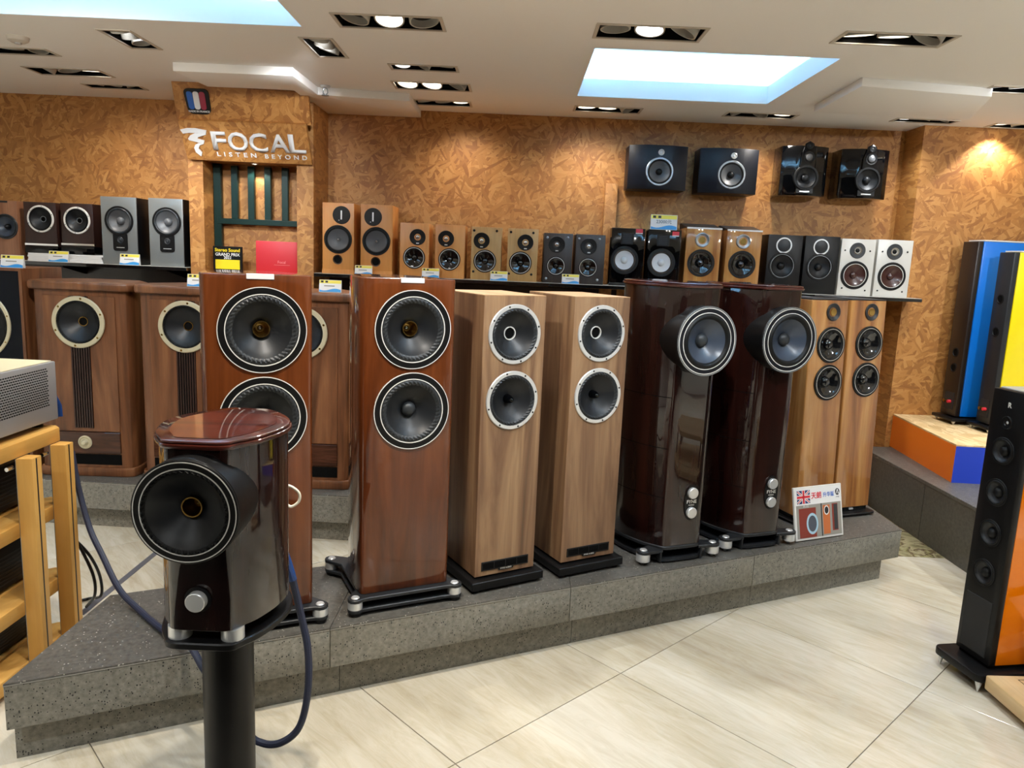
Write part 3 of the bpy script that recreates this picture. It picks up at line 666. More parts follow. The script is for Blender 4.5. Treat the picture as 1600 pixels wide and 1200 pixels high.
# small stand-mounted speaker in front
NX, NY = Py(303, 975, 1.63)[0] + .012, 1.63
st = thing('speaker_stand', 'black round-column speaker stand in front of the platform', 'speaker stand', (NX, NY + .17, 0))
obj('floor_base', MB().prism(rrect(.15, .17, .03), .001, .018), M_BLK, st, bevel=.003, bseg=1)
obj('column', MB().cyl((0, 0, 0), .063, .018, .594, 'z', 48), M_BLK, st)
nb = boat(.085, .148, .06, .375, .02)
obj('top_plate', MB().prism([(a, b - .17) for a, b in offs(nb, .004, 0)], .594, .612), M_BLK, st, bevel=.003, bseg=1)
t = thing('bookshelf_speaker', 'dark glossy boat-shaped speaker with cowled driver on the black column stand', 'loudspeaker', (NX, NY, .612))
ZD = Py(298.5, 801, NY - .055)[2] - .612
ZT = Py(300, 688, NY)[2] - .612
out, cw = cowled(t, .078, .145, .055, .365, .03, ZT - .021, ZD, .1195, .055, .26, M_CONE, None)
driver(t, 0, ZD, .1185, M_BLK, .165, M_RUB, .1, M_CONE, .2, ('horn', M_BRASS), y=-.0545, proud=.004, depth=.045, flut=44, lines=((.112, .0022, M_WHR), (.0975, .0025, M_WHR)), seg=64)
kz = Py(302, 936, NY)[2] - .612
k_ = obj('knob_recess', MB().lathe([(.031, 0), (.031, .003), (.026, .0035), (0, .003)], (0, 0, kz), 'y', 36), M_BLK, t)
obj('knob', MB().lathe([(.023, .003), (.023, .02), (.021, .022), (0, .022)], (0, 0, kz), 'y', 36), M_ALU, k_)
for cx, cy in ((-.06, .035), (.065, .035), (-.09, .27), (.09, .27)): obj('spacer', MB().cyl((cx, cy, 0), .027, 0, .0298, 'z', 28), M_ALU, t)
obj('terminal_plate', MB().prism([(a, b) for a, b in rrect(.035, .06, .01)], -.366, -.369, 'y'), M_BLK, t).location = (0, 0, .18)
near_speaker = t

# ------------------------------------------------------------------ glossy striped walnut towers
def arc_tower(label, x, y, yaw):
    t = thing('tower_speaker', label, 'loudspeaker', (x, y, .27), R(yaw))
    lean = .04
    w2, d = .117, .31
    right = [(w2 - .004, 0), (w2, .004), (w2 - .004, .1), (w2 - .02, .22), (w2 - .045, d)]
    o2 = right + [(-a, b) for a, b in right[::-1]]
    m = MB(); n = len(o2); zs = (.04, 1.115)
    for z in zs: m.v += [(a, b + z * lean, z) for a, b in o2]
    m.f += [(i, (i + 1) % n, n + (i + 1) % n, n + i) for i in range(n)] + [tuple(range(n)), tuple(range(n, 2 * n))]
    obj('cabinet', m, M_ARC, t, bevel=.0015, bseg=1, ang=25)
    obj('top_lid', MB().prism([(a * .99, b + 1.115 * lean) for a, b in o2], 1.1152, 1.1225), M_PLTH, t, bevel=.002, bseg=1)
    obj('top_badge', MB().cyl((0, .16 + 1.115 * lean, 0), .018, 1.1222, 1.1235, 'z', 24), M_ALUD, t)
    for zz, r, kind in ((1.058, .043, 't'), (.898, .089, 'w'), (.712, .089, 'w')):
        e = thing_part(t, zz * lean, lean)
        if kind == 't':
            w_ = obj('tweeter', MB().lathe([(r, 0), (r, .004), (r - .003, .006), (r * .55, .0), (r * .5, -.004), (0, -.004)], (0, 0, 0), 'y', 36), M_PLTH, t)
            obj('ribbon_lens', MB().lathe([(r * .42, -.003), (r * .42, .003), (r * .3, .004), (0, .003)], (0, 0, 0), 'y', 24), M_BRASS, w_)
        else:
            w_ = driver(t, 0, 0, r, M_RUB, .1, M_RUB, .18, M_CONEG, .3, ('dome', M_CONEG), depth=.022, lines=((r * .86, .002, M_CHR),), seg=44)
        w_.location = (.02, zz * lean - .001, zz); w_.rotation_euler.x = -lean
        if kind == 'w': HOLES[t.name][-1] = (.02, zz * lean, zz, r * .9 - .001, .06)
    obj('foot_block', MB().prism([(a * .93, b * .95 + .006) for a, b in o2], .018, .0395), M_BLKG, t)
    obj('badge', MB().box(-.012, .012, -.0005, .008, .026, .034), M_ALU, t)
    obj('plinth', MB().prism(rrect(.135, .2, .03), .008, .018), M_BLK, t, bevel=.002, bseg=1).location = (0, .16, 0)
    for cx in (-.11, .11):
        for cy in (-.01, .33): obj('foot', MB().cyl((cx, cy, 0), .012, 0, .0085, 'z', 14), M_BLK, t)
    return t
def thing_part(*a): return None
arc_tower('glossy honey walnut tower partly hidden behind the flag sign and dark tower', 1.55, 3.66, 23)
arc_tower('glossy honey walnut slim tower at the right end of the long platform', 1.807, 3.815, 21)

# framed flag sign on the platform
sg = thing('framed_sign', 'small framed print with a British flag and speaker photos on the platform edge', 'sign', tuple(Pz(1281.5, 842.5, .27)), math.atan2(3.485 - 3.362, 1.632 - 1.356))
fr = obj('frame', MB().box(-.15, .15, 0, .012, 0, .25), M_WHR, sg, bevel=.002, bseg=1)
pc = obj('print', MB().box(-.142, .142, -.0008, .002, .008, .242), M_CARD, sg)
def flat(nm, pts, mat, lift): return obj(nm, MB().prism(pts, .0009, lift, 'y'), mat, pc)
def rect(x0, x1, z0, z1): return [(x0, z0), (x1, z0), (x1, z1), (x0, z1)]
flat('photo_background', rect(-.140, .140, .010, .165), M_PIC3, .0012)
flat('photo_cabinet', rect(-.125, -.02, .012, .150), M_PIC1, .0015)
flat('photo_driver', [(-.045 + .036 * math.cos(a), .075 + .05 * math.sin(a)) for a in [2 * PI * k / 28 for k in range(28)]], M_PIC4, .0018)
flat('photo_driver_centre', [(-.045 + .026 * math.cos(a), .075 + .038 * math.sin(a)) for a in [2 * PI * k / 28 for k in range(28)]], M_CONEB, .0020)
flat('photo_divider', rect(.012, .018, .010, .165), M_INKD, .0016)
flat('photo_tower', rect(.024, .068, .018, .155), M_PIC2, .0015)
flat('photo_tower', rect(.082, .118, .03, .158), M_PIC1, .0015)
flat('photo_grille', rect(.093, .116, .034, .154), M_RUBG, .0018)
flat('photo_ring', [(.047 + .016 * math.cos(a), .13 + .022 * math.sin(a)) for a in [2 * PI * k / 24 for k in range(24)]], M_CARD, .0018)
flat('photo_ring_centre', [(.047 + .012 * math.cos(a), .13 + .017 * math.sin(a)) for a in [2 * PI * k / 24 for k in range(24)]], M_INKD, .0020)
text('lettering', 'F1-12', .014, M_CARD, pc, (-.08, -.0013, .158), extrude=.0003)
fx0, fx1, fz0, fz1 = -.132, -.052, .172, .234; fcx, fcz = (fx0 + fx1) / 2, (fz0 + fz1) / 2
flat('flag_field', rect(fx0, fx1, fz0, fz1), M_FBLU, .0012)
def band(x0, z0, x1, z1, h, mat, lift):
    dx, dz = x1 - x0, z1 - z0; L = math.hypot(dx, dz); nx, nz = -dz / L * h, dx / L * h
    flat('flag_band', [(x0 + nx, z0 + nz), (x1 + nx, z1 + nz), (x1 - nx, z1 - nz), (x0 - nx, z0 - nz)], mat, lift)
e_ = .004
for (a, b, c, d) in ((fx0 + e_, fz0 + e_, fx1 - e_, fz1 - e_), (fx0 + e_, fz1 - e_, fx1 - e_, fz0 + e_)): band(a, b, c, d, .0055, M_CARD, .0014); band(a, b, c, d, .002, M_FRED, .0016)
band(fcx, fz0, fcx, fz1, .009, M_CARD, .0018); band(fx0, fcz, fx1, fcz, .009, M_CARD, .0018); band(fcx, fz0, fcx, fz1, .0055, M_FRED, .002); band(fx0, fcz, fx1, fcz, .0055, M_FRED, .002)
text('lettering', '天朗', .033, M_FRED, pc, (-.012, -.0012, .203), extrude=.0003, bold=.0006)
text('lettering', '升华版', .024, M_TBLU, pc, (.065, -.0012, .203), extrude=.0003, bold=.0004)
flat('emblem', [(.122 + .014 * math.cos(a), .212 + .016 * math.sin(a)) for a in [2 * PI * k / 28 for k in range(28)]], M_INKD, .0012)
flat('emblem_mark', [(.112, .203), (.116, .203), (.122, .219), (.127, .205), (.124, .207), (.122, .204), (.132, .202), (.125, .224), (.120, .224)], M_CARD, .0015)
text('lettering', 'FYNE', .009, M_INK, pc, (.122, -.0012, .187), extrude=.0002)
sg.rotation_euler.x = R(-12); sg.location.z += .004
obj('easel_back', MB().prism([(.012, .012), (.07, .0185), (.012, .16)], -.03, .03, 'x'), M_BLK, sg)

# ------------------------------------------------------------------ vintage walnut speakers on the rear platform
def vintage(label, x, y, yaw):
    t = thing('vintage_speaker', label, 'loudspeaker', (x, y, .262), R(yaw))
    H = 1.0
    def plan(hw, d, ch): return [(-hw + ch, 0), (hw - ch, 0), (hw - ch * .3, ch * .25), (hw, ch), (hw, d * .55), (hw * .55, d), (-hw * .55, d), (-hw, d * .55), (-hw, ch), (-hw + ch * .3, ch * .25)]
    obj('cabinet', MB().prism([(a, b + .012) for a, b in plan(.25, .36, .05)], .05, H), M_VIN, t, bevel=.002, bseg=1)
    obj('base', MB().prism(plan(.262, .385, .05), 0, .05), M_VIN, t, bevel=.008)
    obj('top', MB().prism([(a, b - .012) for a, b in plan(.275, .41, .06)], H, H + .045), M_VIN, t, bevel=.012, bseg=3)
    obj('front_panel', MB().box(-.185, .185, .004, .014, .25, H - .03), M_VIN, t, bevel=.001, bseg=1)
    obj('groove_back', MB().box(-.05, .05, .002, .006, .27, H - .03), M_BLKM, t)
    m = MB()
    for k in range(8): m.box(-.048 + k * .0128, -.048 + k * .0128 + .0068, -.002, .004, .27, H - .03)
    obj('slat_panel', m, M_DVEN, t, kind='stuff')
    cp = obj('control_panel', MB().box(-.185, .185, .002, .014, .13, .245), M_BURL, t, bevel=.002, bseg=1)
    obj('knob', MB().lathe([(.036, 0), (.036, .004), (.03, .007), (.026, .002), (.018, .002), (.016, .012), (.01, .02), (0, .022)], (0, .002, .19), 'y', 36), M_GOLD, cp)
    obj('lower_slot', MB().box(-.185, .185, .009, .014, .066, .122), M_BLKM, t)
    driver(t, 0, .835, .136, M_GOLD, .17, M_RUB, .1, M_CONE, .17, ('ring', M_BRASS), y=-.002, proud=.009, depth=.05, screws=6, flut=44, seg=56, screwmat=M_BRASS)
    return t
vintage('walnut cabinet speaker with pale ring, whole front visible behind the wooden rack', -2.275, 3.93, 2)
vintage('walnut cabinet speaker with pale ring behind the small front speaker, its right part hidden', -1.715, 3.92, 2)
vintage('walnut cabinet speaker showing between the two reddish gloss towers', -1.095, 3.87, 2)
vintage('walnut cabinet speaker almost hidden behind the second reddish gloss tower', -.42, 3.87, 2)
fs = thing('vintage_speaker', 'walnut box speaker with black baffle and gold ring at the left edge', 'loudspeaker', (-2.83, 3.935, .262), R(2))
obj('cabinet', MB().box(-.26, .26, .01, .38, .02, 1.10), M_VIN, fs, bevel=.004)
obj('feet', MB().box(-.24, .24, .03, .36, 0, .02), M_BLK, fs)
fm = obj('baffle_frame', MB().box(-.26, .26, 0, .012, .02, .035).box(-.26, .26, 0, .012, 1.085, 1.10).box(-.26, -.245, 0, .012, .035, 1.085).box(.245, .26, 0, .012, .035, 1.085), M_VIN, fs)
obj('baffle', MB().box(-.245, .245, .005, .011, .035, 1.085), M_NAVY, fs)
driver(fs, .0, .80, .19, M_GOLD, .09, M_RUB, .1, M_CONE, .2, ('dome', M_RUB), y=.004, proud=.008, screws=8, seg=56, screwmat=M_BRASS)

# ------------------------------------------------------------------ column with the lit niche and the brand sign
YC = 4.94
cl = struct(thing('column', 'chipboard display column with a niche under the white lettered sign', 'column', (0, 0, 0)))
def xz(px, py, Y): q = Py(px, py, Y); return q[0], q[2]
xl0 = xz(296, 340, YC)[0]; xl1 = xz(319, 340, YC)[0]; xr0 = xz(464, 340, YC)[0]; xr1 = xz(490, 340, YC)[0]
zl = xz(390, 253, YC)[1]
obj('post', MB().box(xl0, xl1, YC, YB, 0, zl), M_OSB, cl, bevel=.001, bseg=1); obj('post', MB().box(xr0, xr1, YC, YB, 0, ZS - .001), M_OSB, cl, bevel=.001, bseg=1)
obj('niche_back', MB().box(xl1, xr0, 5.14, YB, 0, zl + .1), M_OSB2, cl)
obj('niche_floor', MB().box(xl1, xr0, YC + .01, 5.139, 1.33, 1.36), M_OSB, cl)
obj('niche_lower_board', MB().box(xl1, xr0, YC + .012, YC + .03, 0, 1.3295), M_OSB, cl)
obj('lintel', MB().box(xl0, xr0, YC + .002, YB, zl, ZS - .001), M_OSB, cl)
# tilted header boards
P_BL = Vector((xl0, YC, zl)); P_BR = Vector((xr1, YC, zl))
P_TL = Vector((Pz(267, 127, ZC - .001))); P_TR = Vector(Pz(482, 156, ZS - .001)); P_TR = Vector((xr1, P_TR.y, ZC - .001))
P_TL = Vector((P_TL.x, P_TL.y, ZC - .001))
# plane through bottom edge midpoint, tilted forward and slightly turned
nrm = (P_BR - P_BL).cross(P_TL - P_BL).normalized()
if nrm.y > 0: nrm = -nrm
def on_board(px, py, lift=0):
    p0 = P_BL + nrm * lift; d = Vector(_ray(px, py)); c = Vector(CPOS)
    return c + d * ((p0 - c).dot(nrm) / d.dot(nrm))
hb = [on_board(293, 249), on_board(487, 257), on_board(481, 156), on_board(344, 145), on_board(305, 128), on_board(267, 127)]
up_ = [on_board(277, 186), on_board(486, 196), on_board(481, 146), on_board(345, 136), on_board(306, 122), on_board(266.5, 121)]
obj('header_board', MB().slab(up_, -nrm, .03), M_OSB, cl)
si = thing('brand_sign', 'tilted chipboard sign board with white FOCAL lettering above the niche', 'sign', tuple((P_BL + P_BR) / 2))
SI = Vector(si.location)
def loc_slab(pts, t): return MB().slab([Vector(p) - SI for p in pts], nrm, t)
obj('board', MB().slab([on_board(*q, .028) - SI for q in ((293.5, 249), (487.5, 257.5), (478, 195), (277.5, 187.5))], -nrm, .03), M_OSB, si)
bx = (P_BR - P_BL).normalized(); bz = nrm.cross(bx) if nrm.cross(bx).z > 0 else -nrm.cross(bx)
bx = bz.cross(-nrm) if (bz.cross(-nrm)).x > 0 else -(bz.cross(-nrm))
def on_sign(px, py): return on_board(px, py, .0285)
def board_matrix(p): 
    return Matrix(((bx.x, bz.x, nrm.x, p.x), (bx.y, bz.y, nrm.y, p.y), (bx.z, bz.z, nrm.z, p.z), (0, 0, 0, 1)))
sc_l = 260; 
def zq(x, y): return (260 + x / 6.667, 120 + y / 6.667)
def letter_at(ch, c0, c1, top, bot):
    me = text_mesh('letter', ch, 1.0, M_CARD, extrude=.0, bold=.018)
    v = np.array([tuple(q.co) for q in me.vertices]); mn, mx = v.min(0), v.max(0)
    mid = on_sign(*zq((c0 + c1) / 2, (top + bot) / 2)); L = (on_sign(*zq(c1, (top + bot) / 2)) - on_sign(*zq(c0, (top + bot) / 2))).length
    Hh = (on_sign(*zq((c0 + c1) / 2, top)) - on_sign(*zq((c0 + c1) / 2, bot))).length
    kx, ky = L / (mx[0] - mn[0]), Hh / (mx[1] - mn[1])
    bm = bmesh.new(); bm.from_mesh(me)
    for q in bm.verts: q.co = ((q.co.x - (mn[0] + mx[0]) / 2) * kx, (q.co.y - (mn[1] + mx[1]) / 2) * ky, 0)
    r_ = bmesh.ops.extrude_face_region(bm, geom=bm.faces[:])
    for q in r_['geom']:
        if isinstance(q, bmesh.types.BMVert): q.co.z += .008
    bmesh.ops.recalc_face_normals(bm, faces=bm.faces); bm.to_mesh(me); bm.free()
    o = obj('letter', me, None, si); o.matrix_basis = board_matrix(mid - SI)
for ch, c0, c1, tp, bt in (('F', 478, 625, 572, 758), ('O', 645, 850, 578, 772), ('C', 865, 1052, 588, 782), ('A', 1075, 1278, 602, 786), ('L', 1278, 1447, 605, 793)): letter_at(ch, c0, c1, tp, bt)
for word, c0, c1, y_ in (('LISTEN', 532, 936, 814), ('BEYOND', 1030, 1465, 840)):
    L = (on_sign(*zq(c1, y_)) - on_sign(*zq(c0, y_))).length
    me = text_mesh('small_lettering', word, .05, M_CARD, extrude=.002, bold=.0008, spacing=1.75)
    v = np.array([tuple(q.co) for q in me.vertices]); wd = v[:, 0].max() - v[:, 0].min(); cx = (v[:, 0].max() + v[:, 0].min()) / 2
    hh = v[:, 1].max() - v[:, 1].min(); H_ = (on_sign(*zq(c0, y_ - 22)) - on_sign(*zq(c0, y_ + 22))).length
    for q in me.vertices: q.co.x = (q.co.x - cx) * L / wd; q.co.y = q.co.y * H_ / hh
    o = obj('small_lettering', me, None, si); o.matrix_basis = board_matrix(on_sign(*zq((c0 + c1) / 2, y_)) - SI)
for k, pts in enumerate((((145, 548), (215, 533), (300, 534), (418, 556), (412, 604), (320, 582), (240, 580), (175, 588)), ((302, 584), (412, 600), (330, 626), (322, 650), (228, 642), (250, 608)),
                         ((228, 640), (320, 640), (397, 662), (390, 698), (310, 674), (240, 657)), ((335, 690), (392, 694), (350, 712), (338, 745), (376, 784), (368, 824), (312, 782), (293, 735), (305, 705)))):
    obj('logo_ribbon', MB().slab([on_board(*zq(*q), .0285) - SI for q in pts], nrm, .006 + .002 * (k % 2)), M_CARD, si)
bd = thing('badge', 'rounded black badge with blue, white and red bars above the sign', 'badge', tuple(on_board(307, 158, .0)))
BD = Vector(bd.location)
def rounded(quad, r, n=5):
    out = []; m = len(quad)
    for i in range(m):
        p0, p1, p2 = Vector(quad[i - 1]), Vector(quad[i]), Vector(quad[(i + 1) % m])
        a = p1 + (p0 - p1).normalized() * r; b = p1 + (p2 - p1).normalized() * r
        for k in range(n + 1):
            t = k / n; out.append(tuple((1 - t) ** 2 * a + 2 * t * (1 - t) * p1 + t * t * b))
    return out
def bslab(nm, quad, r, z0, th, mat):
    obj(nm, MB().slab([on_board(*zq(*q), z0) - BD for q in rounded(quad, r)], nrm, th), mat, bd)
bslab('plate', [(168, 115), (435, 128), (475, 390), (240, 380)], 60, .0005, .008, M_BLK)
bslab('bar', [(200, 148), (262, 152), (302, 338), (240, 334)], 30, .009, .003, M_BDBL)
bslab('bar', [(268, 150), (328, 154), (362, 342), (302, 338)], 30, .009, .003, M_CARD)
bslab('bar', [(332, 154), (395, 158), (424, 346), (366, 342)], 30, .009, .003, M_BDRD)
me = text_mesh('lettering', 'MADE IN FRANCE', .016, M_CARD, extrude=.0008, bold=.0003); o = obj('lettering', me, None, bd); o.matrix_basis = board_matrix(on_board(*zq(342, 362), .0095) - BD)
# niche lamp
nlp = thing('niche_downlight', 'tiny lit downlight under the lintel of the niche', 'ceiling light', (xz(397, 257, 5.02)[0], 5.03, zl))
obj('ring', MB().lathe([(.014, -.004), (.022, -.003), (.022, 0), (.014, 0)], axis='z', seg=20, closed=True), M_FRAME, nlp); obj('lens', MB().lathe([(0, -.002), (.014, -.002), (.014, -.001), (0, -.001)], axis='z', seg=16), M_LIT, nlp)
ld = bpy.data.lights.new('niche_light', 'SPOT'); lo = bpy.data.objects.new('niche_light', ld); col.objects.link(lo); ld.energy = 3.5; ld.color = WARM; ld.spot_size = R(120); ld.shadow_soft_size = .012
lo.location = (nlp.location.x, 5.03, zl - .01)
# teal metal rack in the niche
YT = 5.09
tk = thing('metal_rack', 'dark teal painted rack of upright bars inside the niche', 'rack', (xz(390, 340, YT)[0], YT, 1.36))
X_, Z_ = tk.location.x, 1.36
def bar_px(nm, x0, x1, yt, yb):
    a = xz(x0, yt, YT); b = xz(x1, yb, YT); m = (a[0] + b[0]) / 2; hw = .026
    return obj(nm, MB().box(m - hw - X_, m + hw - X_, 0, .03, b[1] - Z_, a[1] - Z_), M_TEAL, tk, bevel=.002, bseg=1)
hz0 = xz(400, 350, YT)[1]; hz1 = xz(400, 343, YT)[1]
m0 = xz(340, 340, YT)[0]
obj('post', MB().box(m0 - .024 - X_, m0 + .024 - X_, 0, .03, 0, xz(340, 256, YT)[1] - Z_), M_TEAL, tk, bevel=.002, bseg=1)
for px in (366, 392, 418, 445): 
    mm = xz(px, 300, YT)[0]; obj('upright_bar', MB().box(mm - .021 - X_, mm + .021 - X_, 0, .03, hz1 - Z_, zl - .012 - Z_), M_TEAL, tk, bevel=.002, bseg=1)
obj('rail', MB().box(m0 - X_, xr0 - .01 - X_, -.004, .026, hz0 - Z_ - .008, hz1 - Z_), M_TEAL, tk, bevel=.002, bseg=1)
# plaque and red box in the niche
YP = 5.0
ap = thing('award_plaque', 'black Stereo Sound award plaque with yellow label in the niche', 'plaque', (xz(356, 425, YP)[0], YP, 1.36))
a = xz(333, 384, YP); b = xz(379, 426, YP); w2 = (b[0] - a[0]) / 2; h = a[1] - 1.36
obj('plate', MB().box(-w2, w2, 0, .018, 0, h), M_BLK, ap, bevel=.002, bseg=1)
obj('label', MB().box(-w2 * .84, w2 * .84, -.001, .001, .01, h * .45), M_YEL, ap)
text('lettering', 'Stereo Sound', .030, M_YEL, ap, (0, -.0004, h * .84), extrude=.0005, bold=.0008)
text('lettering', 'GRAND PRIX', .027, M_CARD, ap, (0, -.0004, h * .66), extrude=.0005, bold=.0004)
text('lettering', '2022', .025, M_CARD, ap, (0, -.0004, h * .53), extrude=.0005, bold=.0004)
a = xz(397, 375, YP); b = xz(464, 427, YP); w2 = (b[0] - a[0]) / 2
rb = thing('red_presentation_box', 'flat red presentation box leaning upright in the niche', 'box', ((a[0] + b[0]) / 2 , YP + .03, 1.36)); h = a[1] - 1.36
obj('box', MB().box(-w2, w2, 0, .035, 0, h * .985), M_RED, rb, bevel=.003)
text('script_mark', 'Focal', .026, pm('pale_foil', '#d98a86', .4), rb, (.03, -.0004, h * .33), extrude=.0004)
obj('foil_line', MB().box(-.02, .085, -.0006, .001, h * .235, h * .245), pm('pale_foil2', '#d07f7c', .4), rb)

# ------------------------------------------------------------------ glass shelves
ZSH = 1.372; YSH = 4.895
def shelf(label, x0, x1, y0, y1, brk, ledge=False):
    t = thing('wall_shelf', label, 'shelf', ((x0 + x1) / 2, y1, ZSH)); c = (x0 + x1) / 2
    obj('board', MB().box(x0 - c, x1 - c, y0 - y1, -.001, -.022, -.0015), M_GLASS, t, bevel=.001, bseg=1)
    obj('top_surface', MB().box(x0 - c + .002, x1 - c - .002, y0 - y1 + .002, -.002, -.0014, 0), M_GEDGE, t)
    if ledge: obj('back_board', MB().box(x0 - c, 2.575 - c, .0, YB - y1 - .001, -.022, 0), M_GLASS, t)
    for b in brk: obj('bracket', MB().prism([(0, -.022), (-.3, -.022), (-.3, -.035), (-.002, -.09)], b - c - .008, b - c + .008, 'x'), M_BLK, t)
    return t
shelf('long dark glass wall shelf carrying the row of bookshelf speakers', xr1 + .012, Py(1441, 469, YSH)[0], YSH, 5.075, (), True)
shelf('dark glass wall shelf at the left carrying the grey speakers', -4.2, xl0 - .01, YSH, YB - .001, (-3.7, -3.0, -2.3))
dp = struct(obj('trim_6', MB().box(-4.2, xl0 - .01, YB - .02, YB - .001, .2, 1.34), M_SHELFSHADE))  # dark sheet standing in for the shade under the left shelf
struct(obj('trim_7', MB().box(xr1 + .012, .7, YB - .02, YB - .001, .2, 1.33), M_SHELFSHADE))  # shelf shade on the board wall, put in as a dark sheet

# ------------------------------------------------------------------ bookshelf speakers
def book(label, xl, xr, yt, mat, build, Y=4.955, depth=.24, bev=.002, yaw=0, grp=None, front=None, yb=None, zb=ZSH):
    ym = (yt + 440) / 2
    a = Py(xl, ym, Y); b = Py(xr, ym, Y); cx = (a[0] + b[0]) / 2; w2 = (b[0] - a[0]) / 2; h = Py((xl + xr) / 2, yt, Y)[2] - zb
    t = thing('bookshelf_speaker', label, 'loudspeaker', (cx, Y, zb), yaw, grp)
    if mat: obj('cabinet', MB().box(-w2, w2, 0, depth, 0, h), mat, t, bevel=bev)
    def L(px, py): q = Py(px, py, Y); return q[0] - cx, q[2] - zb
    build(t, w2, h, L)
    return t
def pxr(r): return r * 4.97 / FPX
G1 = 'bookshelf speakers on the long shelf'
def b_orange(tx, wx, px_):
    def f(t, w2, h, L):
        obj('plinth_line', MB().box(-w2 - .002, w2 + .002, -.004, .02, 0, .028), M_CHER, t, bevel=.001, bseg=1)
        ribbon_tweeter(t, *L(*tx), pxr(13.5))
        driver(t, *L(*wx), pxr(21.5), M_RUB, .1, M_RUB, .16, M_CONEN, .16, ('bullet', M_CHR), seg=40, depth=.03)
        port(t, *L(*px_), pxr(7.3))
    return f
book('orange cherry bookshelf speaker with ribbon tweeter, beside the chipboard column', 503.8, 553, 317, M_CHER, b_orange((533.6, 336), (528.2, 374), (527.6, 405.4)), grp=G1)
book('orange cherry bookshelf speaker with ribbon tweeter, second of its pair', 563.5, 613, 320, M_CHER, b_orange((583, 339), (588, 377), (587, 409)), grp=G1)
def b_small(tw, wf, rt, rw, extra=None, dome=M_CHR, ringm=M_WHR, conem=M_CONEG):
    def f(t, w2, h, L):
        dome_tweeter(t, *L(*tw), pxr(rt), M_BLK, dome)
        x, z = L(tw[0], tw[1] + rt * .78); obj('name_badge', MB().box(x - .009, x + .009, -.0056, -.003, z - .003, z + .003), M_WHR, t)
        driver(t, *L(*wf), pxr(rw), M_RUB, .1, M_RUB, .1, conem, .25, ('dome', conem), seg=36, depth=.02, lines=((pxr(rw) * .86, .003, ringm),))
        if extra: extra(t, w2, h, L)
    return f
book('small cherry bookshelf speaker with black tweeter, next to the orange pair', 624.5, 670, 348.5, M_CHER, b_small((652.5, 370.5), (647, 402.5), 12.3, 17), grp=G1)
book('small cherry bookshelf speaker, next to the oak pair with corner pins', 679.5, 726, 351.5, M_CHER, b_small((697, 373), (702, 405.5), 12.3, 17), grp=G1)
def pins(spots, mat=M_BLK, r=.008):
    def f(t, w2, h, L):
        for q in spots: x, z = L(*q); obj('grille_pin', MB().lathe([(r, 0), (r, .004), (r * .6, .006), (0, .006)], (x, 0, z), 'y', 14), mat, t)
    return f
book('light oak bookshelf speaker with black corner pins, nearer the cherry pair', 736, 783, 355, M_OAK, b_small((752.5, 376), (757.5, 408), 12.3, 17.5, pins([(741, 360), (776.5, 361), (739.5, 424)])), grp=G1)
book('light oak bookshelf speaker with black corner pins, nearer the black ash pair', 792.5, 840, 357.5, M_OAK, b_small((821, 379), (813, 411), 12.3, 17.5, pins([(798.5, 362.5), (833.5, 364), (795, 427.5), (830, 429)])), grp=G1)
book('dark striped ash bookshelf speaker with chrome pins, nearer the oak pair', 849, 894, 364.5, M_ASH, b_small((870, 382), (868.5, 415.5), 12.5, 14.5, pins([(855.5, 371), (887.5, 371.5), (853, 435), (884, 436)], M_ALUD)), grp=G1)
book('dark striped ash bookshelf speaker with chrome pins, nearer the black gloss pair', 898.5, 944.5, 366.5, M_ASH, b_small((920, 385), (918.5, 418), 12.5, 14.5, pins([(905, 373), (937, 374), (902, 437), (933, 437.5)], M_ALUD)), grp=G1)
def b_gloss(tw, wf, red):
    def f(t, w2, h, L):
        x, z = L(*tw); q = obj('tweeter', MB().box(x - .04, x + .04, -.004, .001, z - .036, z + .036), M_BLK, t, bevel=.002, bseg=1)
        for k in range(5): obj('slot', MB().box(x - .028, x + .028, -.0048, -.003, z - .024 + k * .0115, z - .0185 + k * .0115), M_PLTH, q)
        driver(t, *L(*wf), pxr(21.5), M_RUB, .24, M_RUB, .1, M_CONEW, .25, ('dome', M_CONEW), seg=44, depth=.006, lines=((pxr(21.5) * .72, .004, M_CHR),))
        x, z = L(*red); s_ = obj('sticker', MB().box(x - .022, x + .022, -.0008, .0008, z - .008, z + .016), M_RED, t); obj('sticker_band', MB().box(x - .022, x + .022, -.0009, .0007, z - .014, z - .0085), M_WHR, s_)
    return f
book('black gloss bookshelf speaker with white cone and red sticker, next to the ash pair', 954, 1006, 356.5, M_BLKG, b_gloss((980, 373), (975.5, 406.5), (999, 362)), grp=G1)
book('black gloss bookshelf speaker with white cone under the 23000 price card', 1010.6, 1062.5, 359, M_BLKG, b_gloss((1036, 376), (1033, 410.5), (1056, 366)), grp=G1)
def b_wgloss(tw, wf):
    def f(t, w2, h, L):
        obj('top_lid', MB().prism([(-.001, h), (.2, h + .035), (.24, h + .035), (.24, h)], -w2, w2, 'x'), M_PLTH, t, bevel=.002, bseg=1)
        obj('lid_edge', MB().box(-w2 - .001, w2 + .001, -.003, .004, h - .006, h + .004), M_ALU, t)
        x, z = L(*tw); r = pxr(11)
        q = obj('tweeter', MB().lathe([(r, 0), (r, .004), (r * .9, .006), (r * .5, -.002), (0, -.003)], (x, 0, z), 'y', 32), M_ALUD, t); obj('ribbon_lens', MB().lathe([(r * .46, -.002), (r * .42, .003), (0, .003)], (x, 0, z), 'y', 20), M_BRASS, q)
        driver(t, *L(*wf), pxr(21), M_RUB, .14, M_RUB, .12, M_CONEG, .28, ('dome', M_CONEG), seg=44, depth=.025, lines=((pxr(21) * .78, .006, M_CHR),))
    return f
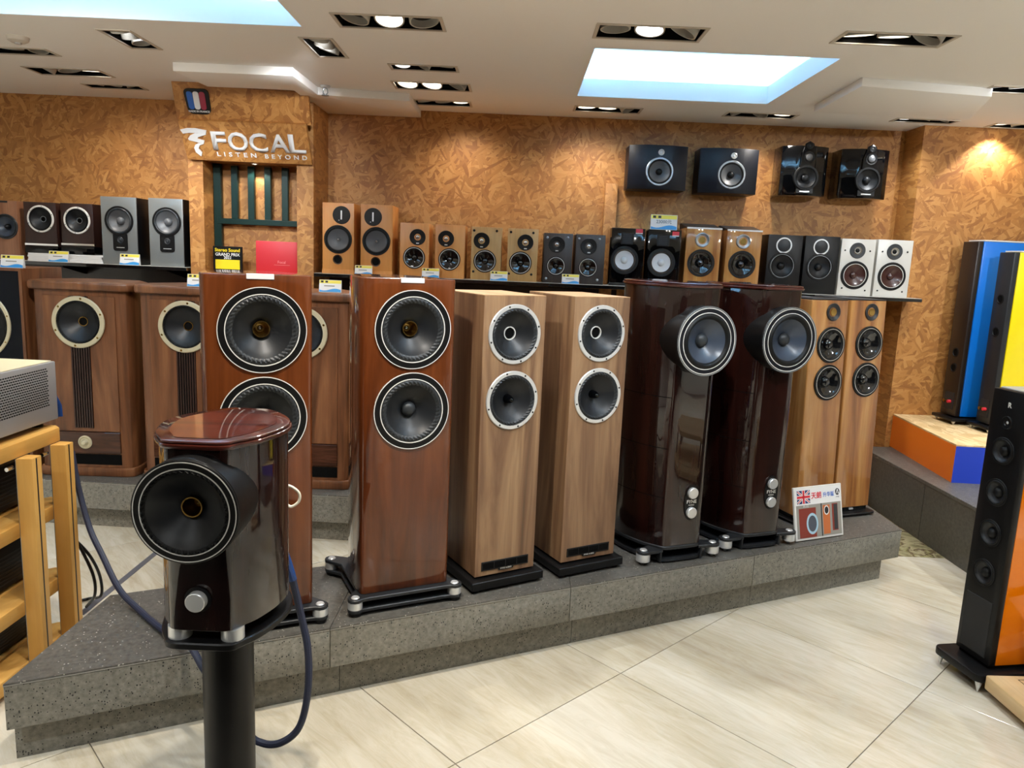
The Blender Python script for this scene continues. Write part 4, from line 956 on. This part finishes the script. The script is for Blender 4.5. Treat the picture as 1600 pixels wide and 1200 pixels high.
book('glossy walnut bookshelf speaker with sloped lid, right of the black gloss pair', 1070.6, 1125, 356.5, M_ARC, b_wgloss((1097.5, 375), (1095, 411)), grp=G1)
book('glossy walnut bookshelf speaker with sloped lid, next to the matt black pair', 1133.5, 1188, 360, M_ARC, b_wgloss((1161.5, 377.5), (1159, 413.5)), grp=G1)
def b_black(tw, wf):
    def f(t, w2, h, L):
        x, z = L(*tw); r = pxr(12)
        q = obj('tweeter', MB().lathe([(r, 0), (r, .005), (r * .84, .005), (r * .82, .001)], (x, 0, z), 'y', 36), M_ALU, t); obj('mesh_cover', MB().lathe([(r * .83, .001), (r * .5, .004), (0, .005)], (x, 0, z), 'y', 28), M_PLTH, q)
        driver(t, *L(*wf), pxr(20.5), M_BLK, .12, M_RUB, .14, M_CONE, .28, ('dome', M_BLK), seg=44, depth=.025, lines=((pxr(20.5) * .84, .002, M_ALUD),))
    return f
book('matt black bookshelf speaker with silver tweeter ring, next to the glossy walnut pair', 1198, 1252, 367, M_BLK, b_black((1225, 383.5), (1221.5, 415.5)), grp=G1)
book('matt black bookshelf speaker with silver tweeter ring, next to the white pair', 1256, 1310, 369, M_BLK, b_black((1283, 386), (1280, 417.5)), grp=G1)
def b_white(tw, wf, pn):
    def f(t, w2, h, L):
        dome_tweeter(t, *L(*tw), pxr(12), M_RUBG, M_BLK)
        x, z = L(*tw); obj('tweeter_ring', MB().lathe([(.026, .004), (.026, .007), (.019, .007), (.019, .004)], (x, 0, z), 'y', 28), M_CHR, t)
        driver(t, *L(*wf), pxr(21.5), M_BLK, .14, M_RUB, .1, M_CONEBR, .25, ('dome', M_CONEBR), seg=44, depth=.022, lines=((pxr(21.5) * .78, .003, M_WHR),))
        pins(pn, M_BLK, .005)(t, w2, h, L)
    return f
book('white bookshelf speaker with dark red cone, next to the matt black pair', 1312.5, 1366, 373.5, M_WHITE, b_white((1340, 391.5), (1335, 430), [(1320.5, 391), (1359.5, 392.5), (1315, 450), (1351, 454)]), grp=G1)
book('white bookshelf speaker with dark red cone, at the right end of the long shelf', 1369.5, 1424, 375, M_WHITE, b_white((1398, 393.5), (1393, 432), [(1379, 393), (1418, 394), (1370.5, 454), (1409, 456)]), grp=G1)
# left shelf
G2 = 'bookshelf speakers on the left shelf'
def b_tan(t, w2, h, L): driver(t, *L(9, 354), pxr(19), M_RUBG, .08, M_RUBG, .16, M_CONEB, .24, ('bullet', M_BLK), flut=36, seg=40, depth=.03); x, z = L(4, 315); obj('badge', MB().box(x - .03, x + .03, -.002, .001, z - .006, z + .006), M_PLTH, t)
book('brown wood bookshelf speaker with ribbed grey cone at the left edge', -26, 30, 313, M_TAN, b_tan, grp=G2)
def b_dark(c, xl, xr):
    def f(t, w2, h, L):
        driver(t, *L(*c), pxr(20.5), M_WHR, .13, M_RUB, .14, M_CONE, .2, ('ring', M_ALUD), screws=6, flut=36, seg=44, depth=.03)
        z = L(xl, 381)[1]; obj('white_band', MB().box(-w2 - .003, w2 + .003, -.004, .01, z - .006, z + .006), M_CHR, t)
        obj('plinth_band', MB().box(-w2 - .004, w2 + .004, -.006, .235, 0, z - .012), M_BLKG, t, bevel=.003)
    return f
stk = thing('box_stack', 'flat stack of white boards under the two dark veneer speakers', 'boards', ((Py(98, 398, 4.97)[0]), 5.08, ZSH))
sx = [Py(42, 398, 4.94)[0], Py(160, 400, 4.94)[0]]
for k in range(4): obj('board', MB().box(sx[0] - stk.location.x + .004 * (k % 2), sx[1] - stk.location.x - .005 * (k % 3), -.135, .13, k * .013, k * .013 + .0122), M_CARD, stk, bevel=.001, bseg=1)
zst = ZSH + .0512
book('dark veneer bookshelf speaker with white driver ring, left of its pair', 40, 90, 316, M_DVEN, b_dark((63.5, 342), 40, 90), grp=G2, zb=zst)
book('dark veneer bookshelf speaker with white driver ring, next to the grey pair', 97, 147, 318, M_DVEN, b_dark((120.5, 344.5), 97, 147), grp=G2, zb=zst)
def b_grey(c, tw):
    def f(t, w2, h, L):
        obj('front_baffle', MB().box(-w2, w2, -.012, -.0005, 0, h), M_GREY, t, bevel=.003)
        w_ = driver(t, *L(*c), pxr(22), M_BLK, .1, M_RUBG, .18, M_CONEN, .28, ('dome', M_CONEN), seg=44, depth=.025, y=-.012)
        x, z = L(*tw); q = obj('tweeter_plate', MB().prism([(x + a, z + b) for a, b in rrect(.047, .058, .016)], .0125, .0155, 'y'), M_BLK, t)
        obj('dome', MB().lathe([(.02, .0155), (.017, .018), (.012, .016), (.009, .021), (0, .024)], (x, 0, z + .012), 'y', 24), M_RUBG, q)
        obj('badge', MB().box(x - .026, x + .026, -.0162, -.0145, z - .038, z - .034), M_ALU, q)
    return f
book('silver grey bookshelf speaker with low tweeter, next to the dark pair', 161, 216, 308, M_BLK, b_grey((187.5, 345), (190, 378)), grp=G2)
book('silver grey bookshelf speaker with low tweeter, against the chipboard column', 235, 288, 310.5, M_BLK, b_grey((262, 347), (263, 380)), grp=G2)

# ------------------------------------------------------------------ speakers hung on the wall
def wall_spk(label, tl, br, kind, drv, tw):
    Y = 5.10
    a = Py(*tl, Y); b = Py(*br, Y); cx = (a[0] + b[0]) / 2; w2 = (b[0] - a[0]) / 2; h = a[2] - b[2]; z0 = b[2]
    t = thing('wall_speaker', label, 'loudspeaker', (cx, Y, z0))
    def L(px, py): q = Py(px, py, Y); return q[0] - cx, q[2] - z0
    if kind == 'flat':
        pl_ = [(-w2, .045), (-w2 * .42, 0), (w2 * .45, 0), (w2, .03), (w2, YB - Y - .012), (-w2, YB - Y - .012)]
        obj('cabinet', MB().prism(pl_, 0, h), M_NAVYP, t, bevel=.003)  # navy tint is cool reflected light put into the black
        x, z = L(*tw); q = obj('tweeter', MB().lathe([(.02, 0), (.02, .004), (.016, .006), (.012, .002), (0, .008)], (x, 0, z), 'y', 28), M_ALU, t)
        driver(t, *L(*drv), pxr(21.5), M_ALUD, .13, M_RUB, .14, M_CONEN, .24, ('dome', M_BLK), screws=6, seg=44, depth=.025, screwmat=M_CHR)
    else:
        pl_ = [(-w2, .05), (-w2 * .75, .025), (-w2 * .4, .008), (-w2 * .33, 0), (w2 * .33, 0), (w2 * .4, .008), (w2 * .75, .025), (w2, .05), (w2, YB - Y - .012), (-w2, YB - Y - .012)]
        obj('cabinet', MB().prism(pl_, 0, h), M_BLKG, t, bevel=.003, ang=25)
        x, z = L(*drv); xt, zt = L(*tw)
        sp_ = obj('driver_spine', MB().prism([(x - .05, z), (x - .045, zt), (xt - .028, h + .012), (xt, h + .028), (xt + .028, h + .012), (x + .045, zt), (x + .05, z)], .0005, .012, 'y'), M_BLKG, t, bevel=.003)
        obj('super_tweeter', MB().lathe([(.021, 0), (.021, .016), (.016, .018), (.01, .014), (0, .017)], (xt, 0, h - .004), 'y', 24), M_RUB, sp_)
        q = obj('tweeter', MB().lathe([(.036, .0), (.036, .016), (.027, .014), (.025, .017), (.012, .022), (0, .023)], (xt, 0, zt), 'y', 32), M_BLK, sp_)
        obj('dome', MB().lathe([(.024, .0165), (.018, .021), (0, .025)], (xt, 0, zt), 'y', 24), M_CONEN, q)
        driver(t, x, z, pxr(19.5), M_RUB, .16, M_RUB, .1, M_CONE, .3, ('dome', M_CONE), seg=44, depth=.02, y=-.003, proud=.01)
        obj('name_plate', MB().box(x - .055, x + .055, -.0035, .001, .014, .052), M_BLK, t); 
        obj('name_bar', MB().box(x - .032, x + .032, -.0042, -.003, .022, .029), M_ALU, t)
    obj('wall_bracket', MB().box(-.05, .05, YB - Y - .0125, YB - Y - .001, h * .3, h * .7), M_BLK, t)
    return t
wall_spk('flat black wall speaker with grey cone, first in the row on the wall', (985.5, 224.5), (1072, 298), 'flat', (1030.5, 268), (1033.5, 238))
wall_spk('flat black wall speaker with lighter silver cone, second on the wall', (1097.5, 229.5), (1182.5, 304), 'flat', (1143, 273), (1147, 243.5))
wall_spk('glossy black wall speaker with crest on top, next to the flat black pair', (1227.5, 226), (1292, 307), 'gloss', (1258.5, 278), (1263, 246))
wall_spk('glossy black wall speaker with crest on top, nearest the wall corner', (1321.5, 231), (1387, 311.5), 'gloss', (1355, 281.5), (1360.5, 249))

# ------------------------------------------------------------------ price cards
def price_card(label, px, py, w_px, Y, z, txt=None, tilt=12):
    q = Py(px, py, Y); w2 = w_px * Y / FPX / 2 * .985; h = w2 * 1.12
    t = thing('price_card', label, 'price card', (q[0], Y, z), 0, 'price cards'); t.rotation_euler.x = -R(tilt)
    c = obj('card', MB().box(-w2, w2, 0, .0015, 0, h), M_CARD, t)
    obj('header', MB().box(-w2 * .97, w2 * .97, -.0006, .0005, h * .72, h * .97), M_CYEL, c)
    n = 10; top = [(-w2 * .97 + 2 * w2 * .97 * k / n, h * (.22 + .09 * math.sin(k / n * 6.0 + 3.4))) for k in range(n + 1)]
    obj('wave', MB().prism([(-w2 * .97, h * .03), (w2 * .97, h * .03)] + top[::-1], .0, .0007, 'y'), M_CBLU, c)
    for k in range(2): obj('mark', MB().box(-w2 * (.85 - .4 * k), -w2 * (.62 - .4 * k), -.001, 0, h * .77, h * .93), M_INKD, c)
    if txt: text('lettering', txt, h * .3, M_INK, c, (0, -.0008, h * .52), extrude=.0002, bold=.0004)
    else: obj('text_line', MB().box(-w2 * .55, w2 * .4, -.0008, 0, h * .47, h * .56), M_PIC3, c)
    obj('back_leg', MB().box(-w2, w2, h * .32, h * .32 + .0012, .0, .0012).prism([(.001, h), (h * .32, 0), (h * .32 + .001, .001), (.002, h)], -w2, w2, 'x'), M_CARD, t)
    return t
YCd = 4.905
price_card('price card in front of the dark veneer pair on the left shelf', 90, 396, 31, YCd, ZSH)
price_card('price card in front of the first silver grey speaker', 201.5, 403, 31, YCd, ZSH)
price_card('price card between the two orange cherry speakers', 567.5, 420, 27, YCd, ZSH)
price_card('price card between the two small cherry speakers', 672.5, 426, 27, YCd, ZSH)
price_card('price card between the two light oak speakers', 779.5, 432, 27, YCd, ZSH)
price_card('price card between the two dark ash speakers', 891.5, 437, 27, YCd, ZSH)
zc = Py(1036, 359, 4.97)[2]
price_card('price card reading 23000 on top of a black gloss speaker', 1037.5, 350, 41, 4.972, zc, '23000元', 6)
price_card('price card standing on the walnut speaker between the reddish towers', 515.5, 430, 35, 3.93, 1.3075)
price_card('price card on top of the box speaker at the left edge', 18, 417, 36, 3.97, 1.362)
price_card('price card on top of the walnut speaker behind the first reddish tower', 309, 435, 35, 3.93, 1.3075)

# ------------------------------------------------------------------ orange and blue plinth with the big coloured speakers
pb = thing('painted_plinth', 'low chipboard-topped plinth painted orange and blue on the right platform', 'plinth', (2.545, 4.205, .356))
def pt(x, y): return (x - 2.545, y - 4.205)
foot = [pt(2.545, 4.205), pt(4.3, 4.12), pt(4.3, 5.075), pt(2.612, 5.075)]
obj('core', MB().prism([(a * .999 + .004, b * .995 + .004) for a, b in foot], 0, .214), M_PLY, pb)
obj('orange_side', MB().prism([foot[0], foot[3], (foot[3][0] + .003, foot[3][1]), (foot[0][0] + .003, foot[0][1] + .003)], 0, .214), M_ORPT, pb)
obj('blue_side', MB().prism([foot[0], (foot[0][0] + .003, foot[0][1] + .0035), (foot[1][0], foot[1][1] + .0035), foot[1]], 0, .214), M_BLPT, pb)
obj('top_board', MB().prism(foot, .2142, .224), M_PLY, pb, bevel=.001, bseg=1)
def big(label, x, y, yaw, z, H, wb, dep, side, rear, sockets):
    t = thing('floor_speaker', label, 'loudspeaker', (x, y, z), R(yaw))
    obj('cabinet', MB().box(0, dep, .0, wb, .05, H), side, t, bevel=.004)
    obj('rear_panel', MB().box(-.035, -.0005, .005, wb - .005, .05, H), rear, t, bevel=.004)
    obj('top_trim', MB().box(0, dep, .0, wb, H + .0005, H + .01), M_WHITE, t, bevel=.002, bseg=1)
    obj('base_plate', MB().box(-.07, dep + .02, -.03, wb + .03, .022, .042), M_BLK, t, bevel=.004)
    obj('base_riser', MB().box(.02, dep - .04, .02, wb - .02, .0415, .051), M_BLKM, t)
    for cx in (-.045, dep - .03):
        for cy in (-.01, wb + .01): obj('spike', MB().lathe([(0, 0), (.003, 0), (.014, .022), (0, .022)], (cx, cy, 0), 'z', 14), M_ALU, t)
    for zz in sockets: 
        q = obj('port', MB().lathe([(.03, -.0), (.03, -.003), (.024, -.004), (.022, -.001)], (-.035, wb * .5, zz), 'x', 24), M_RUB, t); obj('port_bore', MB().lathe([(.023, -.0015), (0, -.002)], (-.035, wb * .5, zz), 'x', 20), M_BLKM, q)
    tp = obj('terminal_plate', MB().box(-.038, -.0345, wb * .2, wb * .8, .09, .2), M_PLTH, t)
    for k, mt in enumerate((M_FRED, M_BRASS)): obj('binding_post', MB().lathe([(.01, 0), (.01, -.02), (.0, -.022)], (-.038, wb * (.38 + .25 * k), .14), 'x', 14), mt, tp)
    return t
zt = .58
big('tall blue lacquered speaker with black rear panel on the painted plinth', 2.90, 4.80, 3, zt, 1.165, .16, .62, M_BLUEP, pm('brown_black_panel', '#1c1310', .4), (.36, .46))
big('tall yellow lacquered speaker with black rear panel beside the blue one', 2.985, 4.57, 3, zt, 1.10, .14, .62, M_YELP, M_PLTH, (.62, .82))

# slim black and orange floor speaker at the right
os_ = thing('floor_speaker', 'slim black tower speaker with glossy orange side at the right edge', 'loudspeaker', (1.8, 2.793, 0), R(-80))
w = .165; d = .42; H = 1.125
obj('cabinet', MB().box(w - .012, w, .03, d, .09, H - .004), M_ORP, os_, bevel=.003)
obj('body', MB().box(0, w - .0122, .03, d, .09, H - .004), M_BLK, os_, bevel=.003)
obj('baffle', MB().box(-.002, w + .002, 0, .0295, .088, H), M_BLK, os_, bevel=.006)
obj('top', MB().box(-.002, w + .002, .03, d, H - .003, H + .004), M_WHITE, os_, bevel=.002, bseg=1)
obj('lower_grille', MB().box(.018, w - .022, -.0025, .001, .11, .33), pm('grille_cloth', '#1d1c1b', .8), os_, bevel=.002, bseg=1)
def on_os(px, py):
    n = Vector((math.sin(R(-80)), -math.cos(R(-80)), 0)); p0 = Vector((1.8, 2.793, 0)); dd = Vector(_ray(px, py)); c = Vector(CPOS)
    q = c + dd * ((p0 - c).dot(n) / dd.dot(n)); ax = Vector((math.cos(R(-80)), math.sin(R(-80)), 0)); return (q - p0).dot(ax), q.z
for (px, py) in ((1567, 705), (1556, 769), (1545.5, 832), (1535, 893)):
    u, z = on_os(px, py); driver(os_, w * .5, z, .052, M_RUB, .1, M_RUB, .2, M_CONE, .4, ('dome', M_RUB), seg=36, depth=.012, proud=.004)
u, z = on_os(1572, 660); dome_tweeter(os_, w * .5, z, .024, M_BLK, M_ALU)
u, z = on_os(1575, 633); text('logo', 'R', .026, M_WHR, os_, (w * .5, -.0006, z), extrude=.0004, bold=.0008)
obj('plinth', MB().prism([(a + w / 2, b + .19) for a, b in rrect(.12, .26, .03)], .045, .075), M_BLK, os_, bevel=.004)
obj('plinth_riser', MB().box(.01, w - .01, .01, d - .01, .0745, .0895), M_BLKM, os_)
for cx in (-.015, w + .015):
    for cy in (-.045, .42): obj('spike', MB().lathe([(0, 0), (.002, 0), (.012, .036), (.012, .0455), (0, .0455)], (cx, cy, 0), 'z', 16), M_ALU, os_)

# pale wooden rack at the right edge
rr = thing('equipment_rack', 'pale wooden equipment rack corner at the lower right edge', 'rack', (1.79, 2.58, 0), R(-88))
def rshelf(z0, z1, x0, dx): obj('shelf', MB().box(x0, x0 + .6, dx, .55, z0, z1), M_BAMB, rr, bevel=.006)
rshelf(.03, .085, 0, 0); rshelf(.315, .36, .015, .125)
for cx, cy in ((.09, .16), (.5, .16), (.09, .47), (.5, .47)): obj('post', MB().cyl((cx, cy, 0), .02, .0855, .3145, 'z', 20), M_BLK, rr); obj('foot', MB().cyl((cx, cy, 0), .02, 0, .0295, 'z', 16), M_BLK, rr)
ins = obj('inlay_groove', MB().box(.03, .3, .10, .102, .0852, .0858).box(.03, .032, .102, .3, .0852, .0858), M_BLKM, rr)

# ------------------------------------------------------------------ maple rack with the silver amplifier, left
RX = -1.668
rk = thing('equipment_rack', 'maple equipment rack with outer posts and steel bolts at the left', 'rack', (RX - .25, 2.55, 0))
ox, oy = rk.location.x, rk.location.y
def ch(x0, x1, y0, y1, c): return [(x0 - ox + c, y0 - oy), (x1 - ox - c, y0 - oy), (x1 - ox, y0 - oy + c), (x1 - ox, y1 - oy - c), (x1 - ox - c, y1 - oy), (x0 - ox + c, y1 - oy), (x0 - ox, y1 - oy - c), (x0 - ox, y0 - oy + c)]
for zt_, nm in ((.85, 'shelf'), (.575, 'shelf'), (.297, 'shelf'), (.075, 'shelf')):
    x1 = RX + .02
    obj('side_rail', MB().prism(ch(x1 - .085, x1 + .012, 2.2, 2.70, .03), zt_ - .052, zt_), M_MAPLEY, rk, bevel=.005)
    obj('shelf', MB().box(x1 - .6 - ox, x1 - .0865 - ox, 2.22 - oy, 2.68 - oy, zt_ - .045, zt_ - .001), M_MAPLEY, rk, bevel=.003)
    obj('side_rail', MB().prism(ch(x1 - .70, x1 - .6015, 2.2, 2.70, .03), zt_ - .052, zt_), M_MAPLEY, rk, bevel=.005)
for side in (0, 1):
    for yy in (2.445, 2.632):
        x0 = (RX + .034) if side == 0 else (RX - .745)
        q = obj('post', MB().prism([(x0 - ox, yy - .03 - oy), (x0 + .05 - ox, yy - .03 - oy + .008), (x0 + .05 - ox, yy + .03 - oy), (x0 - ox, yy + .03 - oy)], 0, .80), M_MAPLE, rk, bevel=.003)
        if side == 0:
            obj('inlay_strip', MB().box(x0 + .0502 - ox, x0 + .0508 - ox, yy - .002 - oy, yy + .004 - oy, .003, .797), M_PLTH, q)
            obj('steel_edge', MB().box(x0 - .002 - ox, x0 + .0005 - ox, yy - .028 - oy, yy + .026 - oy, .003, .797), M_ALUD, q)
            for zt_ in (.824, .55, .272, .05):
                b_ = obj('bolt', MB().lathe([(.007, 0), (.007, .03), (.0, .03)], (x0 - .012 - ox, yy - .028 - oy, min(zt_, .77)), 'y', 14), M_CHR, q)
am = thing('amplifier', 'silver amplifier with perforated side on top of the maple rack', 'amplifier', (-1.665 - .22, 2.5, .85))
ax0, ax1, ay0, ay1 = -.22, .22, -.36, .215
obj('case', MB().box(ax0, ax1, ay0, ay1, .022, .235), M_SILV, am, bevel=.004)
obj('top_cover', MB().box(ax0 + .01, ax1 - .008, ay0 + .01, ay1 - .012, .2352, .2385), M_CREAM, am, bevel=.001, bseg=1)
m = MB()
for i in range(16):
    for j in range(40):
        yy = ay1 - .05 - j * .0125 - (.006 if i % 2 else 0); zz = .08 + i * .0088
        m.box(ax1 - .001, ax1 + .0006, yy - .0085, yy, zz, zz + .0042)
obj('vent_slots', m, M_BLKM, am, kind='stuff')
for yy in (ay0 + .05, ay1 - .05):
    for xx in (-.17, .17): obj('foot', MB().cyl((xx, yy, 0), .02, 0, .0222, 'z', 20), M_BLK, am)
obj('power_plug', MB().tube([(.19, ay1, .1), (.19, ay1 + .03, .1), (.2, ay1 + .04, .06), (.205, ay1 + .035, .02)], .009, 10), M_CABB, am)
def comp(label, z, h):
    t = thing('audio_component', label, 'audio component', (RX - .27, 2.46, z))
    obj('case', MB().box(-.2, .2, -.2, .2, .012, h), M_BLK, t, bevel=.004)
    m = MB()
    for k in range(8): m.box(.2, .2012, -.17, .17, .03 + k * (h - .06) / 8, .034 + k * (h - .06) / 8)
    obj('cooling_fins', m, M_PLTH, t, kind='stuff')
    for xx in (-.16, .16):
        for yy in (-.16, .16): obj('foot', MB().cyl((xx, yy, 0), .018, 0, .0122, 'z', 16), M_RUB, t)
comp('black finned audio component on the second shelf of the maple rack', .575, .17); comp('black audio component on the third shelf of the maple rack', .297, .17); comp('black audio component on the lowest shelf of the maple rack', .075, .15)

# ------------------------------------------------------------------ cables
def smooth(pts, n=8):
    pts = [Vector(p) for p in pts]; out = []
    P = [pts[0] * 2 - pts[1]] + pts + [pts[-1] * 2 - pts[-2]]
    for i in range(1, len(P) - 2):
        for k in range(n):
            t = k / n; a, b, c, d = P[i - 1], P[i], P[i + 1], P[i + 2]
            out.append(.5 * ((2 * b) + (c - a) * t + (2 * a - 5 * b + 4 * c - d) * t * t + (3 * b - a - 3 * c + d) * t ** 3))
    return out + [pts[-1]]
tx_, ty_, tz_ = NX + .07, NY + .40, .612 + .16
rows = [Py(112, 705, 2.72), Py(122, 760, 2.70), Py(140, 825, 2.66), Py(160, 868, 2.6), Py(186, 920, 2.5), Py(216, 961, 2.42), Py(256, 988, 2.28), Py(293, 1004, 2.16), Py(322, 1050, 2.08)]
rows = [Vector(r) for r in rows]
for r in rows:
    if r.z < .285 and r.y > 2.21: r.z = .285
rows += [Vector((rows[-1].x + .06, 2.03, .30)), Vector(Py(385, 1140, 1.98)), Vector(Py(410, 1161, 1.98)), Vector(Py(440, 1160, 1.98)), Vector(Py(468, 1135, 1.99)), Vector(Py(481, 1080, 2.0)), Vector(Py(481, 1015, 2.02)), Vector(Py(470, 960, 2.03)), Vector(Py(457, 905, 2.02)), Vector(Py(451, 885, 2.01)), Vector((NX + .05, NY + .37, .612 + .19))]
cb = thing('speaker_cable', 'thick navy speaker cable hanging in a loop beside the stand column', 'cable', tuple(rows[0]))
c0 = Vector(cb.location)
obj('jacket', MB().tube([p - c0 for p in smooth(rows[:-1])], .0105, 10), M_CABLE, cb)
obj('heat_shrink', MB().tube([p - c0 for p in smooth([rows[-3], rows[-2], rows[-1]])], .0125, 10), M_CABB, cb)
obj('jumper_cord', MB().tube(smooth([(.07, .36, .27), (.1, .37, .27), (.125, .375, .25), (.125, .375, .225), (.105, .372, .21), (.085, .37, .215), (.082, .37, .16), (.08, .372, .12)]), .004, 8), M_CABW, near_speaker, label='thin white jumper cord')
def cable(label, pts, r, mat=M_BLK):
    pts = [Vector(p) for p in pts]; t = tag(obj('power_cable', MB().tube([p - pts[0] for p in smooth(pts)], r, 8), mat), label, 'cable'); t.location = pts[0]
cable('thin black cable curving to the floor behind the maple rack', [Py(110, 830, 2.78), Py(128, 860, 2.8), Py(146, 900, 2.82), Py(148, 930, 2.84), Pz(135, 948, .012)], .006)
cable('second thin black cable looping behind the maple rack posts', [Py(112, 838, 2.8), Py(140, 868, 2.84), Py(156, 900, 2.9), Py(158, 930, 2.92), Pz(140, 935, .012), Pz(120, 940, .012)], .006)

# ------------------------------------------------------------------ cut the driver openings through the cabinet fronts
def cut_holes():
    tmp = []
    for nm, hs in HOLES.items():
        t = bpy.data.objects[nm]
        m = MB()
        for (x, y, z, r, dp) in hs: m.lathe([(0, .3), (r, .3), (r, -dp), (0, -dp)], (x, y, z), 'y', 40)
        cu = bpy.data.objects.new('cutter', mesh('cutter', m, None)); col.objects.link(cu); cu.parent = t; tmp.append(cu)
        for ch_ in t.children:
            if ch_.name.split('.')[0] in ('cabinet', 'front_panel', 'groove_back', 'slat_panel', 'baffle', 'front_baffle', 'driver_spine'):
                md = ch_.modifiers.new('cut', 'BOOLEAN'); md.operation = 'DIFFERENCE'; md.object = cu; md.solver = 'EXACT'
                if ch_.name.startswith('slat'): md.use_self = False
    bpy.context.view_layer.update()
    dg = bpy.context.evaluated_depsgraph_get(); new = []
    for o in list(col.objects):
        if o.type == 'MESH' and any(m.name == 'cut' for m in o.modifiers): new.append((o, bpy.data.meshes.new_from_object(o.evaluated_get(dg))))
    for o, me in new:
        o.modifiers.clear(); o.data = me
        me.set_sharp_from_angle(angle=R(30))
    for c in tmp: bpy.data.objects.remove(c)
cut_holes()
